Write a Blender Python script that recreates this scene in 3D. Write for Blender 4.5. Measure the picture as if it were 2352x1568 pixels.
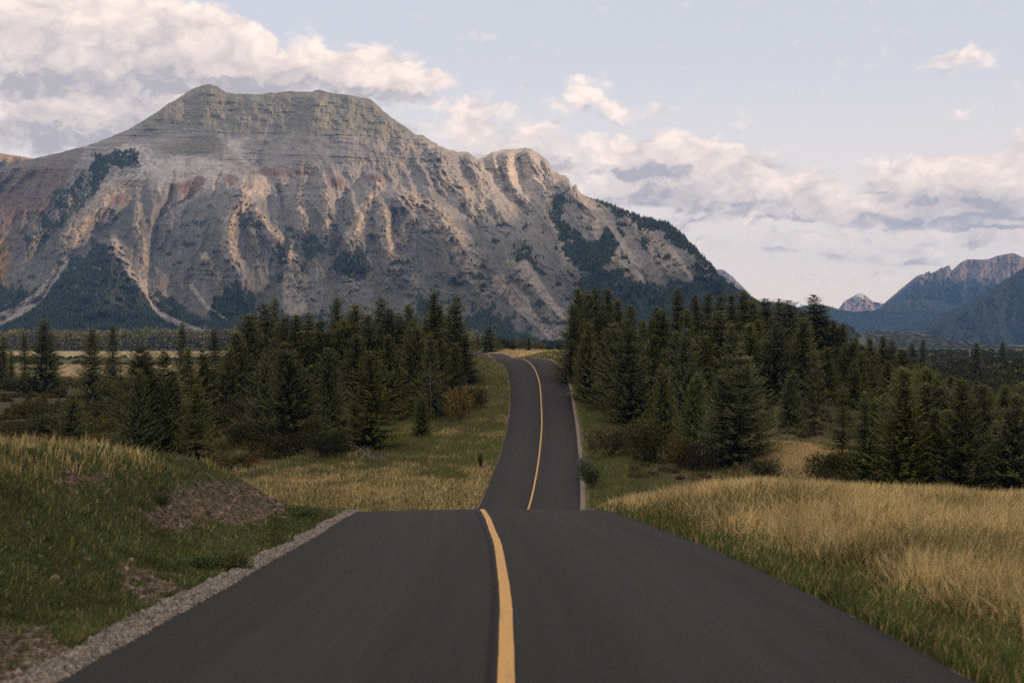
import bpy, math, random
import numpy as np

for o in list(bpy.data.objects):
    bpy.data.objects.remove(o, do_unlink=True)
SC = bpy.context.scene
COL = SC.collection
R = math.radians

# ------------------------------------------------------------------ camera
# The eye stands at the world origin (z = 0), looking along +Y.  Measurements from
# the photograph are in units of 1/2352 of its width: F is the lens in those units.
F, CX, CY = 3267.0, 1176.0, 784.0
cam_d = bpy.data.cameras.new('camera')
cam_d.sensor_width = 36.0
cam_d.lens = 50.0
cam_d.clip_start = 0.3
cam_d.clip_end = 40000.0
cam_d.dof.use_dof = True
cam_d.dof.focus_distance = 120.0
cam_d.dof.aperture_fstop = 2.2
cam = bpy.data.objects.new('camera', cam_d)
COL.objects.link(cam)
cam.location = (0, 0, 0)
cam.rotation_euler = (R(90), 0, 0)
SC.camera = cam

# ------------------------------------------------------------------ sun
SUN_EL, SUN_AZ = 8.5, 114.0            # degrees; azimuth clockwise from the view direction
sdir = np.array([math.sin(R(SUN_AZ)) * math.cos(R(SUN_EL)), math.cos(R(SUN_AZ)) * math.cos(R(SUN_EL)), math.sin(R(SUN_EL))])
sun_d = bpy.data.lights.new('sun', 'SUN')
sun_d.energy = 5.0
sun_d.angle = R(0.6)
sun_d.color = (1.0, 0.68, 0.42)
sun = bpy.data.objects.new('sun', sun_d)
COL.objects.link(sun)
from mathutils import Vector, Matrix
sun.rotation_euler = Vector(sdir).to_track_quat('Z', 'Y').to_euler()
sun.location = (400, -400, 400)

# ------------------------------------------------------------------ node helper
class NT:
    def __init__(self, tree):
        self.t = tree
        self.t.nodes.clear()
    def n(self, typ, props=None, **inp):
        nd = self.t.nodes.new(typ)
        for k, v in (props or {}).items():
            setattr(nd, k, v)
        for k, v in inp.items():
            key = int(k[1:]) if k[0] == 'i' and k[1:].isdigit() else k.replace('_', ' ')
            s = nd.inputs[key]
            if isinstance(v, bpy.types.NodeSocket):
                self.t.links.new(v, s)
            else:
                s.default_value = v
        return nd
    def math(self, op, a, b=0.0, c=0.0, clamp=False):
        return self.n('ShaderNodeMath', {'operation': op, 'use_clamp': clamp}, i0=a, i1=b, i2=c).outputs[0]
    def vmath(self, op, a, b=(0, 0, 0), c=(0, 0, 0), out=0):
        nd = self.n('ShaderNodeVectorMath', {'operation': op}, i0=a, i1=b)
        if op in ('MULTIPLY_ADD',):
            if isinstance(c, bpy.types.NodeSocket):
                self.t.links.new(c, nd.inputs[2])
            else:
                nd.inputs[2].default_value = c
        return nd.outputs[out]
    def mix(self, f, a, b, blend='MIX'):
        nd = self.n('ShaderNodeMix', {'data_type': 'RGBA', 'blend_type': blend})
        for s, v in ((nd.inputs[0], f), (nd.inputs[6], a), (nd.inputs[7], b)):
            if isinstance(v, bpy.types.NodeSocket):
                self.t.links.new(v, s)
            else:
                s.default_value = (tuple(v) + (1,) if isinstance(v, (tuple, list)) and len(v) == 3 else v)
        return nd.outputs[2]
    def smooth(self, x, lo, hi, a=0.0, b=1.0):
        return self.n('ShaderNodeMapRange', {'interpolation_type': 'SMOOTHSTEP'}, i0=x, i1=lo, i2=hi, i3=a, i4=b).outputs[0]
    def noise(self, vec, scale, detail=4.0, rough=0.55, dist=0.0, dim='3D'):
        return self.n('ShaderNodeTexNoise', {'noise_dimensions': dim}, Vector=vec, Scale=scale, Detail=detail, Roughness=rough, Distortion=dist)

# ------------------------------------------------------------------ sky
W = bpy.data.worlds.new('World')
SC.world = W
W.use_nodes = True
w = NT(W.node_tree)
SKY_STR = 0.10
HAZE = 0.000062
sky = w.n('ShaderNodeTexSky', {'sky_type': 'NISHITA', 'sun_disc': False, 'sun_elevation': R(SUN_EL), 'sun_rotation': R(SUN_AZ),
                               'altitude': 1400.0, 'air_density': 1.0, 'dust_density': 2.5, 'ozone_density': 2.0})
tc = w.n('ShaderNodeTexCoord')
sep = w.n('ShaderNodeSeparateXYZ', Vector=tc.outputs['Generated'])
az = w.math('ARCTAN2', sep.outputs[0], sep.outputs[1])
el = w.math('ARCSINE', sep.outputs[2])
P0 = w.n('ShaderNodeCombineXYZ', X=w.math('MULTIPLY', az, 3.267), Y=w.math('MULTIPLY', el, 3.267), Z=0.0).outputs[0]

# clouds: centre (as measured on the photograph), radii and weight of every bank
CLOUDS = [
 (30,30,290,150,1.1),(260,70,270,120,1.1),(430,85,150,95,1.0),(540,110,95,70,.9),(90,190,300,110,1.0),(330,190,250,110,1.0),(560,175,130,60,.9),
 (80,290,300,70,.9),(330,280,220,80,.8),(660,140,120,70,.8),(760,140,110,60,.75),(720,180,180,60,.8),(860,130,75,55,.9),(930,170,110,45,.9),(880,200,120,50,.7),(1010,190,60,20,.5),
 (990,255,130,50,.62),(1090,262,110,40,.50),(1180,310,150,46,.72),(1270,345,120,48,.70),(1050,320,120,50,.7),(1120,240,70,30,.38),
 (1360,205,62,48,1.0),(1320,238,90,35,.7),(1410,250,60,35,.85),(1300,265,60,25,.4),(1515,258,75,26,.68),(1690,270,42,24,.62),(1112,78,34,18,.5),
 (1475,335,150,42,.95),(1560,345,120,40,.9),(1620,375,190,50,1.0),(1735,385,90,50,1.05),(1430,395,200,60,.95),(1560,435,300,40,.95),(1720,450,200,34,.9),(1860,425,70,50,.85),
 (1560,485,260,34,.75),(1640,508,75,18,.85),(1780,500,120,22,.7),
 (2010,385,80,34,.85),(2090,410,110,50,.95),(2200,405,130,48,1.0),(2310,405,120,60,1.0),(2200,450,260,50,1.1),(2000,470,200,26,.9),(2250,480,200,22,1.0),(1880,470,150,30,.8),
 (1850,500,140,24,.8),(1960,510,130,26,.85),(2190,530,140,28,.8),(2310,535,110,32,.85),(2080,510,90,20,.5),
 (1870,560,160,26,.8),(1780,545,60,20,.7),(1650,566,90,18,.75),(1960,600,110,16,.6),(2100,575,110,14,.6),(2190,572,120,20,.65),(2080,600,120,16,.5),(2080,622,140,16,.55),(1980,650,150,16,.6),(1800,640,90,14,.5),(2110,650,100,14,.5),
 (2350,315,62,56,1.05),(2205,140,95,32,.82),(2160,130,45,22,.4),(2197,272,38,14,.55),(2105,265,20,14,.4),(2140,370,70,14,.45),
 (2500,430,220,70,1.0),(2700,330,260,70,.9),(2650,560,300,40,.8),(-300,120,300,160,1.1),(-350,330,300,90,.9),
]
def ang(u, v):
    x, z = (u - CX), (CY - v)
    return math.atan(x / F) * 3.267, math.atan(z / math.hypot(F, x)) * 3.267

grp = bpy.data.node_groups.new('cloud_field', 'ShaderNodeTree')
grp.interface.new_socket('Vector', in_out='INPUT', socket_type='NodeSocketVector')
grp.interface.new_socket('Density', in_out='OUTPUT', socket_type='NodeSocketFloat')
g = NT(grp)
gi = g.n('NodeGroupInput'); go = g.n('NodeGroupOutput')
acc = None
for (cu, cv, ru, rv, amp) in CLOUDS:
    ax, ay = ang(cu, cv)
    ix, iy = 1000.0 / (ru * 1.34), 1000.0 / (rv * 1.34)
    d = g.vmath('MULTIPLY_ADD', gi.outputs[0], (ix, iy, 0), (-ax * ix, -ay * iy, 0))
    q = g.vmath('DOT_PRODUCT', d, d, out=1)
    q = g.math('SUBTRACT', 1.0, q, clamp=True)
    q = g.math('MULTIPLY', q, q)
    acc = g.math('MULTIPLY', q, amp) if acc is None else g.math('MULTIPLY_ADD', q, amp, acc)
grp.links.new(acc, go.inputs[0])

def cloud(vec):
    nd = w.n('ShaderNodeGroup', {'node_tree': grp})
    w.t.links.new(vec, nd.inputs[0])
    return nd.outputs[0]

stretch = w.vmath('MULTIPLY', P0, (1.0, 1.45, 1.0))
n1 = w.noise(stretch, 5.0, 5.0, 0.55).outputs['Color']
n2 = w.noise(stretch, 17.0, 6.0, 0.62).outputs['Color']
wr = w.vmath('ADD', w.vmath('MULTIPLY_ADD', n1, (.12, .09, 0), (-.06, -.045, 0)), w.vmath('MULTIPLY_ADD', n2, (.05, .045, 0), (-.025, -.0225, 0)))
P1 = w.vmath('ADD', P0, wr)
fine = w.noise(w.vmath('MULTIPLY', P1, (1.0, 1.6, 1.0)), 22.0, 9.0, 0.66).outputs[0]
mid = w.noise(w.vmath('MULTIPLY', P1, (1.0, 1.7, 1.0)), 8.0, 4.0, 0.55).outputs[0]
D = cloud(P1)
rag = w.math('MULTIPLY_ADD', fine, 0.55, w.math('MULTIPLY', mid, 0.45))
vor = w.n('ShaderNodeTexVoronoi', {'feature': 'F1', 'voronoi_dimensions': '2D'}, Vector=w.vmath('MULTIPLY', P1, (1.0, 1.5, 1.0)), Scale=13.0, Detail=2.0, Roughness=.6).outputs['Distance']
rag = w.math('MULTIPLY_ADD', vor, -0.34, w.math('SUBTRACT', rag, 0.36))
Dn = w.math('MULTIPLY_ADD', rag, 2.1, D)
alpha = w.smooth(Dn, -0.14, 0.88)
# self shading: how much cloud lies above-right, towards the low sun
Dup = cloud(w.vmath('ADD', P1, (0.012, 0.030, 0)))
Dup = w.math('MULTIPLY_ADD', rag, 1.9, Dup)
shade = w.smooth(Dup, 0.35, 2.2)
under = w.smooth(w.math('SUBTRACT', Dup, D), -0.18, 0.32)
shade = w.math('MULTIPLY_ADD', under, 0.50, w.math('MULTIPLY_ADD', shade, 0.46, w.math('MULTIPLY_ADD', mid, 1.3, w.math('MULTIPLY_ADD', vor, .55, -0.88))), clamp=True)
k = 1.0 / SKY_STR
lit = (1.36 * k, 1.10 * k, 0.935 * k)
grey = (0.55 * k, 0.495 * k, 0.51 * k)
ccol = w.mix(shade, lit, grey)
# clear sky: the physical sky, softened by the thin high veil of the evening
tint = w.mix(1.0, sky.outputs[0], (0.95, 0.96, 1.12), 'MULTIPLY')
veil_f = w.smooth(el, 0.0, 0.30, 0.85, 0.70)
veil = w.mix(w.smooth(el, 0.0, 0.22), (1.58 * k, 1.25 * k, 1.00 * k), (0.965 * k, 0.95 * k, 0.98 * k))
clear = w.mix(veil_f, tint, veil)
final = w.mix(w.math('MULTIPLY', alpha, 0.94), clear, ccol)
# broken warm cloud added overhead, out of view, to warm and brighten the land
oc = w.smooth(w.noise(tc.outputs['Generated'], 2.6, 5.0, .6).outputs[0], .32, .56)
final = w.mix(w.math('MULTIPLY', oc, w.smooth(el, .27, .50)), final, (1.22 * k, 1.03 * k, .89 * k))
bg = w.n('ShaderNodeBackground', Color=final, Strength=SKY_STR)
wo = w.n('ShaderNodeOutputWorld')
w.t.links.new(bg.outputs[0], wo.inputs[0])

# ------------------------------------------------------------------ exposure and renderer
SC.view_settings.view_transform = 'Standard'
SC.view_settings.look = 'None'
SC.view_settings.exposure = 0.0
SC.view_settings.gamma = 1.0
SC.view_settings.use_curve_mapping = False
SC.render.engine = 'CYCLES'
cy = SC.cycles
cy.max_bounces = 6
cy.diffuse_bounces = 3
cy.glossy_bounces = 2
cy.transmission_bounces = 2
cy.transparent_max_bounces = 4
cy.volume_bounces = 0
cy.caustics_reflective = False
cy.caustics_refractive = False
cy.use_denoising = False
try:
    cy.denoiser = 'OPENIMAGEDENOISE'
    cy.denoising_input_passes = 'RGB_ALBEDO_NORMAL'
except Exception:
    pass

# ================================================================== helpers
def tag(o, label=None, cat=None, group=None, kind=None):
    if label: o['label'] = label
    if cat: o['category'] = cat
    if group: o['group'] = group
    if kind: o['kind'] = kind
    return o

def link(name, me, mat=None, parent=None):
    o = bpy.data.objects.new(name, me)
    COL.objects.link(o)
    if mat is not None and me is not None and len(me.materials) == 0:
        me.materials.append(mat)
    if parent is not None:
        o.parent = parent
    return o

def mesh_np(name, V, faces, smooth=False, col=None):
    """faces: list of int arrays, each (n, k)."""
    me = bpy.data.meshes.new(name)
    V = np.ascontiguousarray(V, dtype=np.float32)
    faces = [np.asarray(f, dtype=np.int32) for f in faces if len(f)]
    me.vertices.add(len(V))
    me.vertices.foreach_set('co', V.ravel())
    loops = np.concatenate([f.ravel() for f in faces])
    sizes = np.concatenate([np.full(len(f), f.shape[1], dtype=np.int32) for f in faces])
    starts = np.concatenate([[0], np.cumsum(sizes)[:-1]]).astype(np.int32)
    me.loops.add(len(loops))
    me.loops.foreach_set('vertex_index', loops)
    me.polygons.add(len(sizes))
    me.polygons.foreach_set('loop_start', starts)
    try:
        me.polygons.foreach_set('loop_total', sizes)
    except Exception:
        pass
    if smooth:
        me.polygons.foreach_set('use_smooth', np.ones(len(sizes), dtype=bool))
    if col is not None:
        c = np.ones((len(V), 4), dtype=np.float32)
        c[:, :3] = col
        at = me.color_attributes.new('tone', 'FLOAT_COLOR', 'POINT')
        at.data.foreach_set('color', c.ravel())
    me.update(calc_edges=True)
    me.validate()
    return me

def grid_faces(nr, nc):
    i = np.arange(nr - 1)[:, None] * nc + np.arange(nc - 1)[None, :]
    i = i.ravel()
    return np.stack([i, i + 1, i + nc + 1, i + nc], 1)

def sm(a, b, x):
    t = np.clip((x - a) / (b - a), 0, 1)
    return t * t * (3 - 2 * t)

def lerp(a, b, t):
    return a + (b - a) * t

def pchip(xs, ys):
    xs = np.asarray(xs, float); ys = np.asarray(ys, float)
    h = np.diff(xs); d = np.diff(ys) / h
    m = np.zeros(len(xs)); m[0] = d[0]; m[-1] = d[-1]
    for i in range(1, len(xs) - 1):
        if d[i - 1] * d[i] > 0:
            w1 = 2 * h[i] + h[i - 1]; w2 = h[i] + 2 * h[i - 1]
            m[i] = (w1 + w2) / (w1 / d[i - 1] + w2 / d[i])
    def f(x):
        x = np.asarray(x, float)
        xc = np.clip(x, xs[0], xs[-1])
        i = np.clip(np.searchsorted(xs, xc) - 1, 0, len(h) - 1)
        t = (xc - xs[i]) / h[i]
        return ((2*t**3-3*t**2+1)*ys[i] + (t**3-2*t**2+t)*h[i]*m[i] + (-2*t**3+3*t**2)*ys[i+1] + (t**3-t**2)*h[i]*m[i+1])
    return f

def _hash(ix, iy, seed):
    h = (ix.astype(np.int64) * 374761393 + iy.astype(np.int64) * 668265263 + seed * 974711) & 0xFFFFFFFF
    h = ((h ^ (h >> 13)) * 1274126177) & 0xFFFFFFFF
    return (h ^ (h >> 16)) & 0xFFFF

_ga = np.arange(65536) * (2 * math.pi / 65536)
_gc, _gs = np.cos(_ga).astype(np.float32), np.sin(_ga).astype(np.float32)

def perlin(x, y, seed=0):
    x, y = np.broadcast_arrays(np.asarray(x, float), np.asarray(y, float))
    fx = np.floor(x); fy = np.floor(y)
    ix = fx.astype(np.int64); iy = fy.astype(np.int64)
    dx = x - fx; dy = y - fy
    ux = dx*dx*dx*(dx*(dx*6-15)+10); uy = dy*dy*dy*(dy*(dy*6-15)+10)
    def gr(ox, oy):
        h = _hash(ix + ox, iy + oy, seed)
        return _gc[h] * (dx - ox) + _gs[h] * (dy - oy)
    a = gr(0, 0); b = gr(1, 0); c = gr(0, 1); d = gr(1, 1)
    return (lerp(lerp(a, b, ux), lerp(c, d, ux), uy)) * 1.5

def fbm(x, y, oct=4, seed=0, gain=0.5, lac=2.03):
    s = 0.0; a = 1.0; tot = 0.0
    for i in range(oct):
        s = s + a * perlin(x, y, seed + 17 * i); tot += a
        x = x * lac + 13.7; y = y * lac + 7.3; a *= gain
    return s / tot

def ridged(x, y, oct=4, seed=0, gain=0.5, lac=2.1):
    s = 0.0; a = 1.0; tot = 0.0
    for i in range(oct):
        n = 1 - np.abs(perlin(x, y, seed + 31 * i)) * 1.6
        s = s + a * np.clip(n, 0, 1) ** 1.5; tot += a
        x = x * lac + 5.1; y = y * lac + 9.2; a *= gain
    return s / tot

def pix(u, v, d):
    """world point at depth d seen at (u, v) of the photograph"""
    return (u - CX) / F * d, d, (CY - v) / F * d

def poly_dist(U, V, pts):
    """distance to a polyline, signed side, and the fraction along it"""
    best = np.full(U.shape, 1e9); side = np.zeros(U.shape); frac = np.zeros(U.shape)
    n = len(pts) - 1
    for i in range(n):
        ax, ay = pts[i][:2]; bx, by = pts[i + 1][:2]
        dx, dy = bx - ax, by - ay
        L2 = dx * dx + dy * dy
        t = np.clip(((U - ax) * dx + (V - ay) * dy) / L2, 0, 1)
        px, py = U - (ax + t * dx), V - (ay + t * dy)
        dd = np.hypot(px, py)
        m = dd < best
        best = np.where(m, dd, best)
        side = np.where(m, np.sign(dx * py - dy * px), side)
        frac = np.where(m, (i + t) / n, frac)
    return best, side, frac

def in_poly(U, V, pts):
    ins = np.zeros(U.shape, bool)
    n = len(pts)
    for i in range(n):
        x1, y1 = pts[i]; x2, y2 = pts[(i + 1) % n]
        if y1 == y2: continue
        c = ((y1 > V) != (y2 > V)) & (U < (x2 - x1) * (V - y1) / (y2 - y1) + x1)
        ins ^= c
    return ins

# ------------------------------------------------------------------ materials
def new_mat(name):
    m = bpy.data.materials.new(name)
    m.use_nodes = True
    return m, NT(m.node_tree)

def out(t, shader):
    o = t.n('ShaderNodeOutputMaterial')
    t.t.links.new(shader, o.inputs[0])

def mat_tone(name, rough=0.9, var=0.25, scale=3.0, detail=4.0, bump=0.0, bump_scale=8.0, spec=0.2, transl=0.0, objvar=0.0, bdist=1.0):
    """surface whose own colour is the mesh attribute 'tone' with a procedural mottling"""
    m, t = new_mat(name)
    a = t.n('ShaderNodeAttribute', {'attribute_name': 'tone'})
    pos = t.n('ShaderNodeTexCoord').outputs['Object']
    nz = t.noise(pos, scale, detail, 0.6).outputs[0]
    f = t.math('MULTIPLY_ADD', nz, 2 * var, 1 - var)
    c = t.mix(1.0, a.outputs['Color'], t.n('ShaderNodeCombineColor', i0=f, i1=f, i2=f).outputs[0], 'MULTIPLY')
    if objvar:
        oi = t.n('ShaderNodeObjectInfo').outputs['Random']
        hs = t.n('ShaderNodeHueSaturation', Hue=t.math('MULTIPLY_ADD', oi, 0.03, 0.487), Saturation=t.math('MULTIPLY_ADD', t.math('FRACT', t.math('MULTIPLY', oi, 7.31)), 0.4, 0.8),
                 Value=t.math('MULTIPLY_ADD', t.math('FRACT', t.math('MULTIPLY', oi, 13.7)), objvar, 1 - objvar / 2), Color=c)
        c = hs.outputs[0]
    b = t.n('ShaderNodeBsdfPrincipled', Base_Color=c, Roughness=rough)
    b.inputs['Specular IOR Level'].default_value = spec
    if bump:
        nb = t.noise(pos, bump_scale, 6.0, 0.65).outputs[0]
        bp = t.n('ShaderNodeBump', Strength=bump, Distance=bdist, Height=nb)
        t.t.links.new(bp.outputs[0], b.inputs['Normal'])
    sh = b.outputs[0]
    if transl:
        tr = t.n('ShaderNodeBsdfTranslucent', Color=c)
        sh = t.n('ShaderNodeMixShader', i0=transl, i1=sh, i2=tr.outputs[0]).outputs[0]
    out(t, sh)
    return m

# ================================================================== ground shape
# road centre line: distance, offset, height
RD = [(-120, 1.0, -0.6), (-40, .5, -1.1), (0, 0.10, -2.02), (5, .06, -2.30), (10.84, .04, -2.60), (15.1, 0.02, -2.87), (20.2, -.07, -3.22), (24.5, -.18, -3.53), (28.6, -.34, -3.86),
      (33.9, -.56, -4.25), (37.5, -.72, -4.56), (40.8, -.86, -4.86), (45, -1.0, -5.42), (50, -1.05, -6.20), (60, -.95, -8.1), (75, -.3, -10.6), (88, .55, -11.45),
      (98, 1.15, -11.48), (113, 1.87, -10.95), (133, 2.62, -10.0), (154, 3.22, -8.24), (172, 3.40, -5.56), (182, 3.07, -3.94), (190, 2.36, -2.90),
      (197, 1.2, -2.43), (205, -.15, -2.40), (215, -1.5, -2.62), (230, -2.7, -2.88), (250, -3.6, -2.85), (268, -4.7, -2.52), (282, -5.9, -2.42), (300, -7.6, -2.62),
      (320, -9.4, -2.72), (340, -11.6, -2.6), (370, -17, -2.45), (400, -26, -2.4), (430, -38, -2.6), (460, -54, -3.2)]
_ry = [p[0] for p in RD]
road_x = pchip(_ry, [p[1] for p in RD])
road_z = pchip(_ry, [p[2] for p in RD])
HALF = 3.5
mound_h = pchip([-30, 0, 12, 24, 30, 36, 42, 47, 60], [.5, 1.05, 1.55, 1.66, 1.54, 1.22, .40, 0, 0])
plateau_z = pchip([90, 150, 175, 195, 215, 260, 330, 420, 520, 700, 900], [-11.3, -8.8, -5.6, -2.7, -2.45, -2.5, -2.3, -2.25, -3.2, -8.5, -10.6])

def ground_z(x, y):
    x, y = np.broadcast_arrays(np.asarray(x, float), np.asarray(y, float))
    yr = np.clip(y, -120, 460)
    rx = road_x(yr); rz = road_z(yr)
    dx = x - rx
    und = 0.35 * fbm(x / 23.0, y / 23.0, 3, 5) + 0.10 * perlin(x / 5.0, y / 5.0, 9)
    far = sm(200, 900, np.hypot(x, y))
    valley = -11.2 + 0.9 * far + und * (1 - 0.6 * far) - 0.9 * sm(6, 20, np.abs(dx)) * sm(70, 95, y) * (1 - sm(120, 175, y))
    valley = valley + 3.4 * np.exp(-((x - 24) / 8.5) ** 2 - ((y - 122) / 15) ** 2)      # grassy knoll right of the road
    # the near hill that carries the road's first crest
    hill = rz + 0 * x
    left = mound_h(np.clip(y, -30, 60)) * sm(-4.1, -7.4, dx) * (1 - 0.35 * sm(-9, -24, dx))
    rough = 0.10 * fbm(x / 1.1, y / 1.1, 4, 21) + 0.22 * fbm(x / 3.2, y / 3.2, 2, 22)
    right = sm(3.6, 7.0, dx) * (0.52 * sm(14, 38, y)) - 0.050 * np.clip(dx - 6, 0, 30) * sm(12, 34, y)
    hill = hill + left + right + rough * sm(4.3, 6.0, np.abs(dx)) * (1 - .6 * sm(3.6, 6, dx)) - 0.03 * np.maximum(0, np.abs(dx) - 22)
    wide = np.maximum(sm(-75, -28, dx) * (1 - sm(48, 95, dx)), 0)
    edge = 44 + 0.012 * np.clip(dx, 0, 60) ** 1.3 - 2.0 * sm(-4, -12, dx)
    drop = (1 - sm(0, 34, y - edge - 1.5)) * (1 - sm(-160, -60, -y - 0)) if False else (1 - sm(0, 36, y - edge))
    near = lerp(valley, np.maximum(hill, valley), wide * drop)
    # the second hill and the bench behind it
    pz = np.maximum(plateau_z(np.clip(y, 90, 900)), valley)
    wl = 1 - sm(7, 62, -dx) if True else 0
    wr = 1 - sm(22, 78, dx)
    ww = np.where(dx < 0, wl, wr) * sm(92, 100, y)
    g = lerp(near, pz + 0.25 * und, ww)
    # bank left of the road just before the second crest
    g = g + 1.15 * np.exp(-((dx + 9.0) / 4.2) ** 2) * sm(165, 196, y) * (1 - sm(215, 262, y))
    g = g + 0.75 * np.exp(-((dx - 8.5) / 4.0) ** 2) * sm(165, 200, y) * (1 - sm(225, 262, y))
    # road bed
    on = (y > -110) & (y < 458)
    bed = 1 - sm(HALF + .15, HALF + 3.2 + 2.0 * sm(60, 110, y), np.abs(dx))
    g = np.where(on, lerp(g, rz - 0.02, bed), g)
    cut = sm(HALF + .22, HALF - .25, np.abs(dx))
    g = np.where(on, g - (0.10 + .10 * sm(60, 200, y)) * cut, g)
    return g

def gz(x, y):
    return float(ground_z(np.array([x]), np.array([y]))[0])

SOIL = [[(335, 1185), (395, 1122), (475, 1104), (560, 1106), (640, 1118), (672, 1160), (640, 1185), (560, 1212), (470, 1204), (380, 1218)],
        [(270, 1290), (385, 1335), (490, 1385), (450, 1425), (360, 1410), (270, 1350)], [(120, 1098), (230, 1084), (270, 1100), (160, 1118)],
        [(-200, 1480), (0, 1450), (110, 1440), (150, 1500), (60, 1600), (-200, 1640)]]
def soil_bare(x, y, z):
    """worn places of the near left bank where the pinkish earth shows"""
    yy = np.maximum(y, 5.0)
    u = CX + F * x / yy; v = CY - F * z / yy
    n = fbm(x / .9, y / .9, 4, 43); n2 = fbm(x / .28, y / .5, 3, 44)
    m = np.zeros(np.shape(x))
    for k in (.5, 1.2, 2.0):
        uu = u + k * 60 * n; vv = v + k * 34 * fbm(x / .9 + 9, y / .9, 3, 46)
        for p in SOIL:
            m = np.maximum(m, (in_poly(uu, vv, p)) * (.4 + .6 / (1 + k)))
    return np.clip(m * 1.35 * sm(-.42, .10, n2 + .12), 0, 1) * (y > 5) * (y < 50) * (x < road_x(np.clip(y, -120, 460)) - 3.6)

# ------------------------------------------------------------------ ground sheet
def axis_y():
    a = [-2600, -1800, -1200, -800, -500, -300, -180, -110, -70, -45, -30, -20, -13, -8, -4, -1]
    y = 1.0
    while y < 10900:
        a.append(y)
        y += 0.22 if y < 48 else max(0.5, 0.0062 * y) if y < 300 else 0.03 * y
    a.append(10900)
    return np.array(a)
def axis_x():
    a = [0.0]; s = 0.22
    while a[-1] < 7600:
        x = a[-1]
        a.append(x + (0.24 if x < 13 else 0.55 if x < 24 else 0.045 * x - .5))
    a = np.array(a)
    return np.concatenate([-a[:0:-1], a])
GY, GX = axis_y(), axis_x()
X, Y = np.meshgrid(GX, GY)
Z = ground_z(X, Y)
Z = np.where(np.hypot(X, Y) > 2300, np.minimum(Z, -11.0), Z)
# own colours of the ground: soil, turf, straw, gravel
rx = road_x(np.clip(Y, -120, 460)); dx = X - rx
n1_ = fbm(X / 6, Y / 6, 4, 41); n2_ = fbm(X / 1.3, Y / 1.3, 3, 43); n3_ = fbm(X / 40, Y / 70, 3, 47)
green = np.array([.062, .066, .032]); straw = np.array([.30, .225, .11]); olive = np.array([.085, .080, .030])
soil = np.array([.140, .098, .068]); brown = np.array([.085, .062, .034]); gravel = np.array([.22, .195, .165])
C = olive + 0 * X[..., None]
def blend(mask, col):
    global C
    mask = np.clip(mask, 0, 1)[..., None]
    C = C * (1 - mask) + np.asarray(col) * mask
# near left bank: turf with bare soil
lb = (dx < 0) & (Y < 75)
blend(lb * 1.0, green)
soilm = soil_bare(X, Y, Z)
sv_ = fbm(X / .5, Y / .5, 3, 45)[..., None]
blend(soilm * .92, soil * (1 + .5 * sv_) + np.array([.03, .012, .0]) * n1_[..., None])
blend(sm(-8.0, -10.5, dx + n1_) * lb * .8, straw)
# near right bank
rb = (dx > 0) & (Y < 75)
blend(rb * 1.0, straw * .85)
blend(rb * sm(5.2, 4.0, dx + .8 * n1_), green)
# dip and meadow
md = (Y > 60) & (Y < 175) & (dx < 0)
blend(md * sm(.0, .35, n1_ + .15 - np.abs(Y - 104) / 40), straw * .9)
blend(md * sm(-20, -30, dx + 6 * n1_), brown)
mr = (Y > 60) & (Y < 230) & (dx > 0)
blend(mr * sm(5, 12, dx), np.array([.060, .052, .026]))
blend(mr * np.clip(np.exp(-((X - 24) / 8) ** 2 - ((Y - 122) / 13) ** 2) * 1.6, 0, 1), straw)
# hay fields and brush on the plain
pl = (Y > 200)
blend(pl * 1.0, np.array([.085, .085, .032]))
blend(pl * (Y > 200) * (Y < 560) * (np.abs(dx) < 60) * sm(-.15, .1, n1_ + .05), straw)
lf = (X < -20)
blend(lf * (Y < 425) * .9, brown * .55 + np.array([.006, .010, .002]))
blend(lf * sm(560, 640, Y) * (1 - sm(820, 900, Y)) * .0, straw)
for (y0, y1, s) in ((430, 640, 1.0), (900, 1500, 1.25)):
    blend(lf * sm(y0, y0 * 1.06, Y) * (1 - sm(y1, y1 * 1.05, Y)), straw * s)
blend(lf * sm(640, 690, Y) * (1 - sm(860, 900, Y)), np.array([.09, .085, .03]))
blend((X > 30) * sm(200, 260, Y) * (1 - sm(1500, 1900, Y)), np.array([.060, .062, .022]))
C = C * (1 + .18 * n2_ + .16 * n1_)[..., None]

m_ground, t = new_mat('turf_and_soil')
a = t.n('ShaderNodeAttribute', {'attribute_name': 'tone'})
pos = t.n('ShaderNodeTexCoord').outputs['Object']
f1 = t.noise(pos, 9.0, 5.0, .65).outputs[0]
f2 = t.noise(pos, .35, 5.0, .6).outputs[0]
ff = t.math('MULTIPLY_ADD', f1, .9, t.math('MULTIPLY_ADD', f2, .5, .32))
c = t.mix(1.0, a.outputs['Color'], t.n('ShaderNodeCombineColor', i0=ff, i1=ff, i2=ff).outputs[0], 'MULTIPLY')
b = t.n('ShaderNodeBsdfPrincipled', Base_Color=c, Roughness=.95)
b.inputs['Specular IOR Level'].default_value = .1
bp = t.n('ShaderNodeBump', Strength=.55, Distance=.08, Height=t.noise(pos, 7.0, 7.0, .7).outputs[0])
t.t.links.new(bp.outputs[0], b.inputs['Normal'])
out(t, b.outputs[0])
me = mesh_np('ground', np.stack([X, Y, Z], -1).reshape(-1, 3), [grid_faces(*X.shape)], True, C.reshape(-1, 3))
tag(link('ground', me, m_ground), 'rolling grassy ground on both sides of the road', 'ground', kind='structure')

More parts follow.
